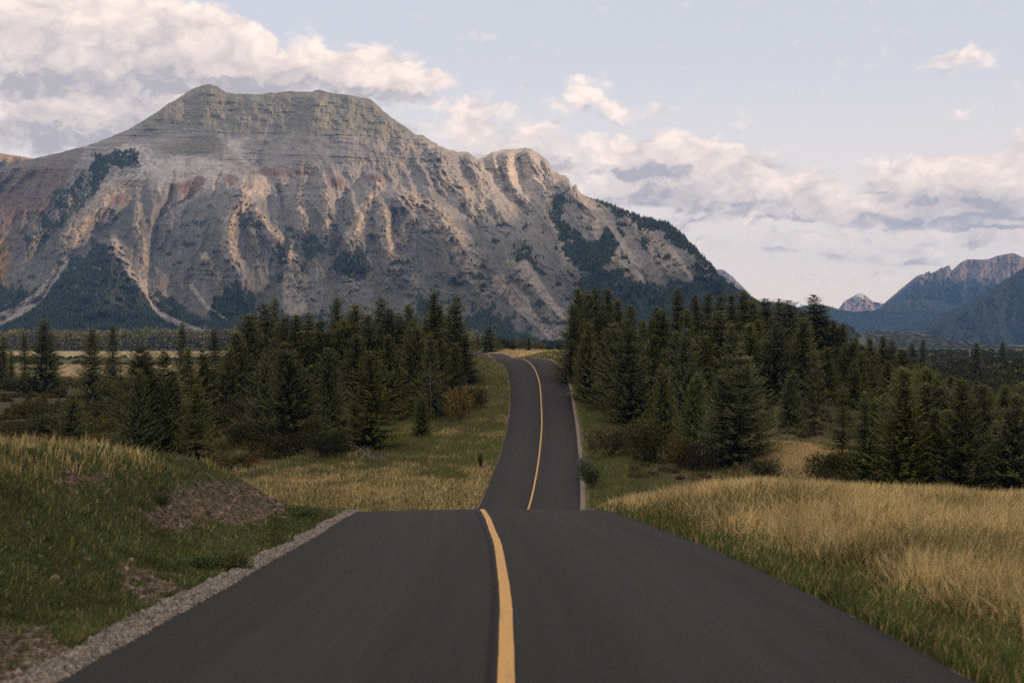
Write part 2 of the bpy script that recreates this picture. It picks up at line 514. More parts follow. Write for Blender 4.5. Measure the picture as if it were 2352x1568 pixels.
# ------------------------------------------------------------------ road
def road_rows(y0, y1):
    ys = [y0]
    while ys[-1] < y1:
        ys.append(ys[-1] + (.35 if ys[-1] < 60 else .9))
    return np.array(ys)
ry = road_rows(-100, 452)
rxx, rzz = road_x(ry), road_z(ry)
tx = np.gradient(rxx, ry); nl = np.hypot(tx, 1.0)
nx, ny = 1 / nl, -tx / nl                   # to the right of travel
rag_l = 0.05 * fbm(ry / 1.3, ry * 0 + 3.1, 3, 71); rag_r = 0.05 * fbm(ry / 1.3, ry * 0 + 8.1, 3, 72)
def strip(offs, zs, base=None):
    V = []
    for o_, z_ in zip(offs, zs):
        o_ = o_ + 0 * ry
        V.append(np.stack([rxx + nx * o_, ry + ny * o_, rzz + z_], -1))
    return np.stack(V, 1)
crown = lambda o_: 0.05 * (1 - (o_ / HALF) ** 2)
no = np.linspace(-1, 1, 15)
offs = [np.where(k < 0, k * (HALF + rag_l), k * (HALF + rag_r)) for k in no]
Vr = strip([-HALF - .10 + rag_l * 0 - rag_l] + offs + [HALF + .10 + rag_r], [-.16] + [crown(k * HALF) for k in no] + [-.16])
nr, nc = Vr.shape[:2]
me = mesh_np('road', Vr.reshape(-1, 3), [grid_faces(nr, nc)], True)
uv = me.uv_layers.new(name='along')
lat = np.concatenate([[-HALF - .1], no * HALF, [HALF + .1]])
U_ = np.broadcast_to(lat[None, :], (nr, nc)).ravel(); V_ = np.broadcast_to(ry[:, None], (nr, nc)).ravel()
li = np.empty(len(me.loops), np.int32); me.loops.foreach_get('vertex_index', li)
uv.data.foreach_set('uv', np.stack([U_[li], V_[li]], -1).astype(np.float32).ravel())
m_road, t = new_mat('asphalt')
uvn = t.n('ShaderNodeUVMap', {'uv_map': 'along'}).outputs[0]
pos = t.n('ShaderNodeTexCoord').outputs['Object']
lng = t.noise(t.vmath('MULTIPLY', uvn, (2.6, .05, 1)), 1.0, 6.0, .65).outputs[0]
blot = t.noise(pos, .30, 6.0, .65).outputs[0]
grain = t.noise(pos, 75.0, 3.0, .75).outputs[0]
mid_ = t.noise(pos, 14.0, 6.0, .75).outputs[0]
agg = t.n('ShaderNodeTexVoronoi', Vector=pos, Scale=90.0)
ac = t.n('ShaderNodeSeparateColor', i0=agg.outputs['Color']).outputs[0]
v = t.math('MULTIPLY_ADD', lng, .95, t.math('MULTIPLY_ADD', blot, .55, t.math('MULTIPLY_ADD', grain, 1.0, t.math('MULTIPLY_ADD', mid_, .6, t.math('MULTIPLY_ADD', ac, .5, -.80)))))
sx = t.n('ShaderNodeSeparateXYZ', Vector=uvn).outputs[0]
# the paving joint that runs just left of the centre line, and slightly polished wheel paths
joint = t.math('SUBTRACT', 1.0, t.smooth(t.math('ABSOLUTE', t.math('ADD', sx, .215)), .012, .055))
lane = t.smooth(t.math('ABSOLUTE', t.math('SUBTRACT', t.math('ABSOLUTE', sx), 1.75)), .35, 1.15)
v = t.math('MULTIPLY', v, t.math('MULTIPLY_ADD', joint, -.45, t.math('MULTIPLY_ADD', lane, -.17, 1.06)))
cb = t.mix(1.0, (.0270, .0262, .0262), t.n('ShaderNodeCombineColor', i0=v, i1=v, i2=v).outputs[0], 'MULTIPLY')
b = t.n('ShaderNodeBsdfPrincipled', Base_Color=cb, Roughness=t.math('MULTIPLY_ADD', blot, .2, .70))
b.inputs['Specular IOR Level'].default_value = .10
bp = t.n('ShaderNodeBump', Strength=.5, Distance=.012, Height=t.noise(pos, 110.0, 3.0, .7).outputs[0])
t.t.links.new(bp.outputs[0], b.inputs['Normal'])
out(t, b.outputs[0])
road = tag(link('road', me, m_road), 'two lane asphalt road dipping and rising over two crests', 'road', kind='structure')

lw = .065
jit = .006 * fbm(ry / .9, ry * 0, 2, 77)
lo_ = -.085 * (1 - sm(18, 42, ry))
Vl = strip([-lw + jit + lo_, 0.0 + jit + lo_, lw + jit + lo_], [crown(lw) + .004] * 3)
me = mesh_np('centre_line', Vl.reshape(-1, 3), [grid_faces(len(ry), 3)], True)
m_line, t = new_mat('road_paint')
pos = t.n('ShaderNodeTexCoord').outputs['Object']
wear = t.noise(pos, 14.0, 6.0, .7).outputs[0]
gr = t.noise(pos, 90.0, 3.0, .6).outputs[0]
wf = t.math('MULTIPLY_ADD', gr, .5, t.math('MULTIPLY', wear, .5))
c = t.mix(t.smooth(wf, .53, .66), (.56, .300, .060), (.10, .075, .045))
c = t.mix(t.math('MULTIPLY', t.smooth(t.noise(t.vmath('MULTIPLY', pos, (9, .8, 1)), 1.0, 5.0, .7).outputs[0], .5, .72), .45), c, (.22, .135, .045))
c = t.mix(t.math('MULTIPLY', t.noise(pos, 2.5, 4.0, .6).outputs[0], .35), c, (.40, .24, .08))
b = t.n('ShaderNodeBsdfPrincipled', Base_Color=c, Roughness=.65)
out(t, b.outputs[0])
tag(link('centre_line', me, m_line, road), 'solid yellow line down the middle of the road', kind='structure')

# gravel shoulders: a rough band beside each edge of the asphalt
m_grav, t = new_mat('gravel')
pos = t.n('ShaderNodeTexCoord').outputs['Object']
vor = t.n('ShaderNodeTexVoronoi', Vector=pos, Scale=26.0)
vc = t.n('ShaderNodeSeparateColor', i0=vor.outputs['Color'])
c = t.mix(vc.outputs[0], (.075, .062, .050), (.25, .215, .18))
c = t.mix(t.smooth(vc.outputs[1], .6, .9), c, (.30, .19, .14))
c = t.mix(t.smooth(t.noise(pos, 1.2, 4.0, .6).outputs[0], .45, .7), c, (.16, .12, .085))
b = t.n('ShaderNodeBsdfPrincipled', Base_Color=c, Roughness=.9)
bp = t.n('ShaderNodeBump', Strength=.9, Distance=.03, Height=t.math('SUBTRACT', 1.0, vor.outputs['Distance']))
t.t.links.new(bp.outputs[0], b.inputs['Normal'])
out(t, b.outputs[0])
def shoulder(sgn, width, nm, lab):
    wv = width(ry)
    nn = 9
    rows = []
    for k_ in range(nn):
        f_ = k_ / (nn - 1)
        o_ = sgn * (HALF + .02 + wv * f_)
        x_ = rxx + nx * o_; y_ = ry + ny * o_
        zg = ground_z(x_, y_)
        h = .05 * fbm(x_ / .3, y_ / .3, 3, 81) + .035
        top = np.where(f_ < .2, np.maximum(zg, rzz - .06), zg) + h * (1 - f_ ** 3) - .10 * f_ ** 4
        if k_ == 0: top = rzz - .05
        rows.append(np.stack([x_, y_, top], -1))
    Vs = np.stack(rows, 1)
    fc = grid_faces(len(ry), nn)
    if sgn < 0: fc = fc[:, ::-1]
    me = mesh_np(nm, Vs.reshape(-1, 3), [fc], True)
    return tag(link(nm, me, m_grav), lab, 'gravel', kind='structure')
wl_ = lambda y: np.clip((.26 + .22 * fbm(y / 3.1, y * 0 + 1.5, 3, 91)) * (1 - .4 * sm(44, 60, y)) * (1 - .85 * sm(101, 108, y) * (1 - .9 * np.exp(-((y - 158) / 5) ** 2) - .5 * np.exp(-((y - 128) / 4) ** 2))), .03, 1.5)
wr_ = lambda y: np.clip(.03 + .02 * fbm(y / 2, y * 0 + 2.5, 3, 92) + .50 * sm(60, 95, y) * (1 - .2 * fbm(y / 6, y * 0 + 4.5, 3, 93)), .03, 1.5)
shoulder(-1, wl_, 'gravel_shoulder', 'stony gravel shoulder between the asphalt and the grassy bank')
shoulder(1, wr_, 'gravel_shoulder', 'pale gravel shoulder along the outer edge of the far climb')

# ================================================================== mountains
def mountain(name, label, sil, vbase, d0, d1fun, cols, rows, relief, colour, mat, back=900.0, fpow=1.0, crest_rough=1.0, post=None):
    """A mountain face: every column climbs from its foot at depth d0 to the crest line, with relief(U,V,S) metres
    of spurs and ledges standing out of the slope; a back slope closes it."""
    su = np.array([p[0] for p in sil], float); sv = np.array([p[1] for p in sil], float)
    u = np.linspace(su[0], su[-1], cols)
    vr = np.interp(u, su, sv) + crest_rough * (2.6 * fbm(u / 9.0, u * 0 + .5, 4, 11) + 1.2 * perlin(u / 2.6, u * 0 + 3.3, 12))
    s = np.linspace(0, 1, rows)
    U = np.broadcast_to(u[None, :], (rows, cols)).copy()
    S = np.broadcast_to(s[:, None], (rows, cols)).copy()
    V = vbase + (vr[None, :] - vbase) * S
    D1 = d1fun(u, vr)[None, :]
    Dp = d0 + (D1 - d0) * (S ** fpow)
    Dp = Dp - relief(U, V, S)
    Xm, Ym, Zm = (U - CX) / F * Dp, Dp, (CY - V) / F * Dp
    Cc = colour(U, V, S)
    # back slope
    Xs, Ys, Zs, Cs = [Xm], [Ym], [Zm], [Cc]
    for k, (dy, fz) in enumerate(((.03, .985), (.12, .88), (.35, .6), (.7, .25), (1.0, -.05))):
        Xs.append(Xm[-1:] * (1 + .0 * k)); Ys.append(Ym[-1:] + back * dy); Zs.append(Zm[-1:] * fz - (20 if fz < 0 else 0)); Cs.append(Cc[-1:])
    Xm, Ym, Zm, Cc = (np.concatenate(a, 0) for a in (Xs, Ys, Zs, Cs))
    me = mesh_np(name, np.stack([Xm, Ym, Zm], -1).reshape(-1, 3), [grid_faces(*Xm.shape)], True, Cc.reshape(-1, 3))
    tag(link(name, me, mat), label, 'mountain', kind='structure')
    return U, V, S, Dp

m_rock = mat_tone('weathered_rock', .95, .40, .05, 9.0, .8, .07, .05, bdist=5.0)
m_rock.node_tree.nodes  # keep

# ---- the great mountain ahead
SIL = [(-420, 500), (-300, 462), (-180, 440), (-60, 402), (0, 385), (75, 365), (140, 350), (200, 335), (250, 316), (300, 295), (345, 267), (385, 240), (415, 222), (440, 205), (462, 197), (483, 192.5), (500, 200),
       (520, 212), (545, 216), (560, 215.5), (600, 217), (612, 214), (640, 212), (660, 209.5), (700, 211), (718, 210), (726, 207), (733, 206), (742, 209), (750, 212), (790, 217), (850, 227), (858, 233),
       (880, 255), (900, 270), (920, 284), (940, 297), (955, 309), (972, 312), (985, 321), (1000, 329), (1020, 340), (1040, 346), (1050, 350), (1063, 348), (1075, 349), (1088, 358), (1098, 365), (1115, 357), (1130, 349.5),
       (1150, 345), (1165, 342.5), (1180, 343), (1196, 340), (1208, 339.5), (1217, 341), (1228, 348), (1240, 355), (1252, 364), (1262, 374), (1268, 386), (1273, 395), (1285, 401), (1298, 404), (1306, 410), (1311, 423), (1316, 429),
       (1320, 424), (1324, 424), (1328, 437), (1340, 449), (1370, 458), (1400, 470), (1440, 486), (1480, 501), (1515, 508), (1540, 514), (1556, 526), (1580, 550), (1600, 572), (1625, 600), (1645, 622), (1652, 634),
       (1668, 646), (1690, 660), (1715, 680), (1740, 696), (1780, 706), (1840, 716), (1900, 735), (1990, 770)]
su_ = np.array([p[0] for p in SIL], float); sv_ = np.array([p[1] for p in SIL], float)
DM0 = 2250.0

RIBS = [  # polyline (photo units), half width at start / end, height
 ([(258, 545), (257, 600), (250, 680), (238, 790)], 10, 190, 95),
 ([(318, 462), (312, 515), (326, 560), (332, 610), (322, 660)], 12, 26, 34),
 ([(330, 400), (250, 440), (180, 520), (140, 580)], 30, 40, 20),
 ([(215, 470), (185, 530), (150, 575)], 14, 20, 20), ([(170, 455), (120, 520), (60, 565)], 14, 20, 22), ([(250, 480), (235, 520)], 10, 14, 14),
 ([(552, 420), (560, 450), (548, 480), (528, 510), (524, 550), (545, 610), (556, 665)], 26, 34, 58),
 ([(575, 470), (612, 520), (655, 570), (690, 640)], 20, 40, 46), ([(560, 480), (580, 540), (592, 575)], 10, 18, 20), ([(470, 585), (505, 640), (525, 690)], 14, 30, 26),
 ([(700, 400), (692, 450), (690, 480), (706, 530)], 16, 22, 30), ([(735, 410), (748, 460), (752, 510), (745, 560)], 16, 24, 34),
 ([(875, 400), (850, 450), (830, 495), (808, 540), (800, 600)], 22, 36, 44), ([(868, 450), (885, 500), (893, 560), (930, 640)], 16, 40, 40),
 ([(905, 440), (960, 462), (1010, 495), (1060, 560), (1110, 650)], 26, 60, 62), ([(955, 480), (930, 520), (920, 570)], 14, 24, 34), ([(975, 490), (985, 530)], 10, 16, 22),
 ([(1000, 340), (1010, 400), (1060, 450), (1120, 480)], 30, 46, 40), ([(1075, 352), (1090, 400), (1112, 450), (1105, 500)], 16, 22, 30),
 ([(1165, 345), (1160, 380), (1172, 420), (1192, 452)], 12, 18, 34), ([(1130, 352), (1138, 385), (1160, 430)], 8, 14, 20), ([(1210, 342), (1218, 370), (1240, 402), (1250, 440)], 12, 20, 36), ([(1250, 365), (1262, 395)], 9, 14, 24),
 ([(1300, 406), (1325, 450), (1380, 520), (1430, 600), (1500, 690)], 20, 80, 70), ([(1265, 400), (1262, 470), (1300, 560), (1330, 650)], 20, 50, 40),
 ([(1440, 490), (1500, 560), (1560, 640)], 20, 60, 46), ([(1545, 520), (1600, 590), (1640, 640)], 14, 30, 30), ([(1170, 600), (1235, 690), (1290, 780)], 16, 60, 42), ([(1060, 560), (1110, 690), (1130, 780)], 20, 60, 40),
 ([(735, 215), (722, 270), (700, 330), (690, 380)], 12, 34, 11), ([(870, 290), (862, 340), (868, 390)], 16, 26, 10), ([(930, 320), (905, 370), (900, 420)], 20, 30, 12), ([(483, 200), (470, 260), (440, 320)], 20, 40, 9),
 ([(800, 620), (820, 700), (850, 780)], 24, 70, 40), ([(690, 640), (720, 720), (740, 790)], 24, 70, 40), ([(950, 640), (960, 720), (990, 790)], 20, 60, 36),
]
CUTS = [  # gullies
 ([(400, 430), (370, 490), (345, 600), (340, 680), (390, 740), (480, 775)], 6, 16, 26), ([(455, 440), (400, 480), (372, 500)], 8, 10, 14), ([(150, 600), (120, 640), (85, 690), (10, 735)], 8, 16, 26),
 ([(640, 420), (650, 480), (660, 540), (700, 620)], 10, 16, 26), ([(800, 430), (790, 480), (780, 560), (800, 640)], 10, 18, 28), ([(905, 480), (905, 560), (930, 620)], 6, 12, 26), ([(1060, 470), (1090, 520), (1160, 610)], 10, 20, 22),
 ([(1190, 360), (1196, 400), (1205, 440)], 8, 12, 24), ([(1145, 380), (1160, 410)], 6, 8, 14), ([(1235, 380), (1245, 420)], 6, 8, 12), ([(1270, 470), (1310, 560), (1380, 640)], 16, 30, 26), ([(615, 320), (600, 380), (640, 440)], 10, 12, 16),
]

def fan(U, V):
    return 560 + (U - 560) / (1 + 0.00125 * np.clip(V - 350, -60, 500))

def relief_main(U, V, S):
    wx = 16 * fbm(U / 70, V / 70, 3, 101); wy = 16 * fbm(U / 70, V / 70, 3, 102)
    Uw, Vw = U + wx, V + wy
    c = fan(Uw, Vw)
    down = sm(300, 470, V + .06 * (U - 560) * 0)
    h = np.zeros_like(U)
    h += 62 * down * (ridged(c / 82.0, Vw / 260.0, 2, 111) - .5)
    # the upper face to the right of the summit turns towards the sun, the lower apron away from it
    mL = sm(400, 640, V)
    Lg = (1 - mL) * (-.26 * np.clip(U - 800, 0, 140) - .50 * np.clip(U - 940, 0, 330) + (.38 - .18 * sm(300, 390, V)) * (np.clip(U, 0, 800) - 800)) + mL * (.25 * (U - 560) - 20)
    h += 15 * sm(330, 480, V) * (ridged(c / 31.0 + .3 * perlin(Vw / 60, c / 60, 5), Vw / 120.0, 2, 117) - .5)
    h += 6 * sm(300, 420, V) * (ridged(c / 13.0 + .35 * perlin(Vw / 30, c / 30, 6), Vw / 90.0, 2, 121) - .5)
    h += 3.0 * (ridged((U + .3 * wx) / 5.5, V / 30.0, 3, 127) - .5) * (.5 + .7 * down)
    h += 9.0 * fbm(U / 22, V / 16, 5, 131) + 1.6 * fbm(U / 5, V / 4, 3, 133)
    def bumps(lst, sgn):
        a = np.zeros_like(U)
        for pts, w0, w1, H in lst:
            p = np.array(pts); pad = max(w0, w1) * 2.2
            m = (U > p[:, 0].min() - pad) & (U < p[:, 0].max() + pad) & (V > p[:, 1].min() - pad) & (V < p[:, 1].max() + pad)
            idx = np.where(m)
            if not len(idx[0]): continue
            uu = U[idx] + wx[idx] * .45 + 2.5 * fbm(U[idx] / 9, V[idx] / 9, 2, 141); vv = V[idx] + wy[idx] * .45
            d_, s_, f_ = poly_dist(uu, vv, pts)
            w_ = w0 + (w1 - w0) * f_
            q = np.clip(1 - d_ / (w_ * 1.7), 0, 1)
            val = H * (q ** 1.35) * sm(0, .10, f_ + .03)
            val *= 1 + .4 * (ridged(f_ * 9 + 3, d_ / w_ * 2.2, 2, 143) - .5)
            a[idx] = np.maximum(a[idx], val)
        return sgn * a
    h += bumps(RIBS, 1.35) + bumps(CUTS, -1)
    # bedded cliffs: ledges follow the tilted strata
    st = V - .030 * (U - 700) + 5 * fbm(U / 160, V / 60, 3, 151) + 1.5 * fbm(U / 16, V / 10, 2, 152)
    cliff = 1 - sm(335, 430, V - .10 * np.maximum(U - 800, 0))
    cliff = np.maximum(cliff, .8 * sm(1110, 1140, U) * (1 - sm(440, 500, V)))
    n_b = fbm(U / 40, V / 12, 3, 153)
    def saw(x, p):
        t_ = (x / p) % 1.0
        return np.where(t_ < .8, t_ / .8, (1 - t_) / .2)
    h += cliff * (3.6 * saw(st, 16.3) + 2.0 * saw(st + 3 + 4 * n_b, 7.1) + 1.2 * saw(st + 1, 3.7)) * (.15 + 1.0 * sm(-.25, .4, fbm(U / 60, V / 25, 3, 155)))
    h += (1 - cliff) * (2.4 * saw(st, 11.0) + 1.2 * saw(st, 5.1)) * sm(-.1, .4, fbm(U / 90, V / 60, 3, 157))
    crack = ridged(U / 10.0 + .8 * perlin(U / 30, V / 30, 8), V / 60.0, 3, 161)
    h += cliff * 3.0 * (crack - .5)
    # big recessed bays of the summit wall
    h += cliff * 26 * fbm(U / 95, V / 120, 3, 171)
    return h * sm(1.0, .965, S) * sm(0, .03, S) + Lg

def d1_main(u, vr):
    return DM0 + (790 - vr) * 1.22 + 60

TREEZ = [  # dense conifer stands on the slopes
 [(-420, 640), (-60, 640), (0, 655), (60, 672), (120, 640), (175, 592), (215, 560), (240, 556), (268, 600), (300, 640), (338, 665), (360, 705), (400, 735), (470, 762), (480, 800), (-420, 800)],
 [(350, 672), (400, 685), (440, 720), (475, 752), (520, 764), (470, 764), (400, 735), (360, 705)],
 [(478, 745), (490, 690), (520, 668), (548, 640), (560, 668), (585, 690), (590, 740), (600, 800), (478, 800)],
 [(205, 385), (230, 352), (320, 352), (300, 372), (250, 392), (200, 470), (120, 540), (60, 575), (60, 545), (130, 470)],
 [(765, 585), (830, 578), (850, 600), (845, 632), (800, 640), (775, 622)], [(632, 555), (660, 545), (670, 590), (645, 605)], [(690, 545), (725, 540), (745, 580), (720, 595), (700, 580)],
 [(632, 636), (668, 632), (668, 652), (632, 652)], [(890, 600), (940, 598), (935, 612), (895, 615)],
 [(1272, 455), (1290, 440), (1296, 470), (1288, 500), (1310, 520), (1360, 555), (1415, 525), (1430, 560), (1400, 600), (1350, 618), (1300, 590), (1268, 520)],
 [(1330, 640), (1400, 620), (1470, 650), (1560, 660), (1620, 640), (1650, 640), (1700, 672), (1790, 706), (1900, 735), (1990, 800), (1290, 800), (1320, 720)],
 [(1345, 450), (1400, 468), (1480, 500), (1540, 514), (1580, 549), (1645, 621), (1652, 640), (1610, 612), (1560, 565), (1520, 535), (1470, 515), (1400, 485)],
 [(1070, 740), (1100, 715), (1150, 730), (1190, 760), (1240, 785), (1260, 800), (1060, 800)], [(950, 690), (990, 700), (1010, 720), (960, 715)], [(1180, 560), (1230, 600), (1250, 630), (1200, 600)],
 [(600, 735), (700, 728), (800, 740), (900, 735), (1060, 745), (1060, 800), (600, 800)],
]
SCREE = [([(150, 596), (125, 635), (88, 682), (60, 705), (-20, 745)], 10, 17), ([(338, 645), (345, 690), (365, 720), (410, 743), (485, 772)], 7, 9), ([(262, 548), (275, 580), (300, 625), (338, 668), (352, 690)], 10, 12),
         ([(470, 438), (400, 478), (368, 500)], 6, 3), ([(385, 470), (400, 500)], 5, 3), ([(520, 345), (560, 390), (610, 440)], 8, 20), ([(1205, 610), (1260, 690), (1300, 730)], 14, 10), ([(1180, 690), (1235, 740), (1290, 790)], 14, 12), ([(1150, 650), (1200, 690), (1215, 720)], 22, 10), ([(440, 655), (470, 700), (520, 735)], 6, 4),
         ([(665, 640), (680, 700)], 18, 30), ([(1395, 510), (1430, 560), (1480, 650)], 9, 6), ([(1540, 570), (1590, 640)], 7, 5)]

def tree_mask(U, V):
    acc = np.zeros(U.shape)
    na, nb = fbm(U / 30, V / 30, 4, 201), fbm(U / 30, V / 30, 4, 203)
    nc, nd = fbm(U / 8, V / 8, 3, 202), fbm(U / 8, V / 8, 3, 204)
    for k in (.6, 1.3, 2.2, 3.6):
        uu = U + k * (17 * na + 6 * nc); vv = V + k * (17 * nb + 6 * nd)
        m = np.zeros(U.shape, bool)
        for p in TREEZ:
            m |= in_poly(uu, vv, p)
        acc += m / 4.0
    acc = acc * (1 - .75 * sm(.10, .34, fbm(U / 20, V / 9, 4, 207)) * sm(760, 700, V)) * (1 - .5 * sm(.15, .35, fbm(U / 50, V / 22, 3, 208)))
    acc = acc * np.where((U < 212) & (V > 392) & (V < 585) & (U > 40), .35 + .5 * sm(-.1, .2, na), 1)
    spots = sm(.22, .40, fbm(U / 34, V / 15, 5, 211)) * sm(440, 560, V) * sm(-.1, .3, fbm(U / 120, V / 90, 2, 213) + .10 + .0006 * (U - 600))
    m = np.maximum(acc, spots * .7)
    wob = 5 * fbm(U / 40, V / 26, 4, 301)
    for pts, w0, w1 in SCREE:
        d_, s_, f_ = poly_dist(U + wob, V, pts)
        m = m * sm(.7, 1.2, d_ / (w0 + (w1 - w0) * f_))
    return m



def colour_main(U, V, S):
    n1 = fbm(U / 40, V / 26, 4, 301); n2 = fbm(U / 9, V / 7, 3, 303); n3 = fbm(U / 150, V / 110, 3, 305)
    low_ = sm(430, 580, V - .10 * (U - 700))[..., None]  # lower slopes painted darker and cooler to deepen their shade
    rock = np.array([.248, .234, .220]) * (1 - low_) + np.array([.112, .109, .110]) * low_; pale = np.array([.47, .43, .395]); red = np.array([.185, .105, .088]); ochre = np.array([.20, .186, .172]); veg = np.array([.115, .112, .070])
    Cm = rock + 0 * U[..., None]
    def bl(m, col):
        nonlocal Cm
        m = np.clip(m, 0, 1)[..., None]
        Cm = Cm * (1 - m) + np.asarray(col) * m
    st = V - .030 * (U - 700) + 5 * fbm(U / 160, V / 60, 3, 151) + 1.5 * fbm(U / 16, V / 10, 2, 152)
    cliff = 1 - sm(335, 430, V - .10 * np.maximum(U - 800, 0))
    bands = fbm(st / 5.0, U / 260, 4, 311)
    bl(cliff * sm(-.1, .35, bands) * .55, np.array([.33, .30, .262])); bl(cliff * sm(.05, .4, -bands) * .6, np.array([.135, .125, .112]))
    bl((1 - sm(285, 318, V - .03 * (U - 600) + 8 * n1)) * .85, np.array([.195, .19, .162]))           # grey-green summit beds, darkened further to carry the cloud shade in their tone
    bl((1 - cliff) * sm(-.1, .5, n3 + .3) * .35, ochre)
    bl(np.exp(-((U - 1190) / 95) ** 2 - ((V - 400) / 62) ** 2) * .8, np.array([.52, .46, .395]))      # side peak limestone painted paler, putting its bright sun into the colour
    # pale talus under the summit wall on the near side
    pt = np.exp(-((U - 420) / 130) ** 2 - ((V - 395) / 42) ** 2) + .55 * np.exp(-((U - 545 - .3 * (V - 350)) / 40) ** 2 - ((V - 360) / 60) ** 2) + np.exp(-((U - 590) / 34) ** 2 - ((V - 420) / 24) ** 2) + .7 * np.exp(-((U - 300) / 60) ** 2 - ((V - 345) / 16) ** 2) + .6 * np.exp(-((U - 230) / 40) ** 2 - ((V - 440) / 22) ** 2)
    bl(sm(.22, .75, pt + .45 * n1 + .25 * n2) * .95, pale)
    # olive slope above it
    og = np.exp(-((U - 430) / 90) ** 2 - ((V - 345) / 17) ** 2) + np.exp(-((U - 470) / 40) ** 2 - ((V - 320) / 14) ** 2)
    bl(sm(.35, .8, og + .35 * n1) * .8, np.array([.165, .150, .118]))
    for (cu, cv, ru, rv) in ((425, 432, 42, 20), (455, 415, 20, 16), (262, 455, 44, 18), (245, 440, 26, 12), (530, 412, 22, 14), (565, 428, 26, 12), (620, 396, 70, 9), (770, 420, 26, 16), (868, 408, 42, 12), (1215, 650, 30, 14), (60, 470, 60, 40), (110, 410, 60, 30), (0, 480, 60, 60), (690, 398, 40, 8)):
        m = np.exp(-((U - cu) / ru) ** 2 - ((V - cv) / rv) ** 2) + .5 * n1 + .25 * n2
        bl(sm(.36, .76, m) * (.82 if cu > 200 else .6), red)
    fc_ = fan(U + 8 * n1, V)
    stk = fbm(fc_ / 11.0, V / 150.0, 4, 323)
    apr = sm(400, 500, V)
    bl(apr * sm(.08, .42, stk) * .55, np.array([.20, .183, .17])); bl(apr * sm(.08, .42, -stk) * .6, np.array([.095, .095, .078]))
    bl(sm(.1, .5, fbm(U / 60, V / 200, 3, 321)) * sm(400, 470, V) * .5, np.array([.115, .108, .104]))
    # bare spur crests, painted paler and warmer to look sunlit
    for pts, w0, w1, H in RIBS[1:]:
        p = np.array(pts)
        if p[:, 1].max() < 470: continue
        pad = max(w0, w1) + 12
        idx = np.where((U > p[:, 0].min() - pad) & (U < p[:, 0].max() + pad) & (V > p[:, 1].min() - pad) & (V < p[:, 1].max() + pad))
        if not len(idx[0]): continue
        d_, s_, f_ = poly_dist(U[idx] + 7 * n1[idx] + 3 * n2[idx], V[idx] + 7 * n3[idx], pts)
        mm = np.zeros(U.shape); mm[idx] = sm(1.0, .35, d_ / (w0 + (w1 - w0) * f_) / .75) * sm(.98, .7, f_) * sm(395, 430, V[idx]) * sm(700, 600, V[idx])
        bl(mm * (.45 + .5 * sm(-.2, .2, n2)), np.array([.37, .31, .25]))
    # thin turf and scrub
    lowv = sm(420, 560, V) * sm(.05, .45, fbm(U / 30, V / 22, 5, 331) + .10)
    bl(lowv * .55, veg)
    bl(sm(560, 720, V) * sm(-.2, .3, n1) * .45, np.array([.12, .115, .075]))
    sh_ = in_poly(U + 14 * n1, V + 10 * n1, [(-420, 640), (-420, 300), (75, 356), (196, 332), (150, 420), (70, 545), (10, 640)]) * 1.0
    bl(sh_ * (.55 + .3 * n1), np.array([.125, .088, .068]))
    # grass hillside at the far edge, its orange sunlight put into the colour
    bl(sm(30, 0, U + 12 * n1) * sm(540, 570, V + 10 * n1) * sm(700, 660, V), np.array([.34, .22, .085]))
    tm = tree_mask(U, V)
    bl(sm(.2, .75, tm + .35 * n2) * .88, np.array([.046, .054, .036]))
    for pts, w0, w1 in SCREE:
        d_, s_, f_ = poly_dist(U + 5 * n1 + 2 * n2, V + 3 * n1, pts)
        bl(sm(1.15, .55, d_ / (w0 + (w1 - w0) * f_)) * .8, np.array([.33, .285, .25]))
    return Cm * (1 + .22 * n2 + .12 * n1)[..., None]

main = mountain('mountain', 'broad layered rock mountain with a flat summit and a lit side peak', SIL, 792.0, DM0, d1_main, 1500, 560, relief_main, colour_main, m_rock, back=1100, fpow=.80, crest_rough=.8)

# ---- farther mountains
def rel_generic(scale, amp, seed, low=330):
    def f(U, V, S):
        wx = scale * .3 * fbm(U / scale, V / scale, 3, seed)
        h = amp * (ridged((U + wx) / scale, V / (scale * 3.5), 4, seed + 1) - .5) + amp * .35 * fbm(U / (scale * .3), V / (scale * .25), 4, seed + 3)
        return h * sm(1.0, .95, S) * sm(0, .05, S)
    return f
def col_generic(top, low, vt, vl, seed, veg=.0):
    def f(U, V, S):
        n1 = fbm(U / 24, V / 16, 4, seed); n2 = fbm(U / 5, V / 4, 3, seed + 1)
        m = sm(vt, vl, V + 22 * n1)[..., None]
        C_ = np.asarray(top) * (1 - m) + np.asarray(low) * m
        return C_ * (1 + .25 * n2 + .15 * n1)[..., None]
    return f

SP = [(1990, 712), (2010, 715), (2034, 704), (2060, 694), (2083, 685), (2094, 673), (2103, 663), (2106, 646), (2111, 632), (2118, 629), (2128, 637), (2135, 621), (2141, 637), (2146, 622), (2152, 637), (2157, 617), (2162, 634), (2166, 612), (2170, 629),
      (2172, 616), (2176, 611), (2179, 608.5), (2182, 612), (2185, 621), (2188, 631), (2195, 633), (2202, 632), (2206, 616), (2211, 608), (2215, 599), (2222, 596), (2239, 595), (2258, 596), (2276, 594), (2286, 588), (2298, 586), (2312, 583), (2326, 580.5), (2338, 585),
      (2352, 592), (2400, 600), (2500, 575), (2620, 540), (2800, 560), (3000, 640)]
mountain('mountain', 'far grey mountain with a row of small rock spires on its shoulder', SP, 800.0, 7000.0, lambda u, v: 7000 + (790 - v) * 3.6, 620, 180, rel_generic(46, 95, 401), col_generic((.185, .15, .135), (.026, .032, .032), 632, 662, 411), m_rock, back=2200, crest_rough=.35)
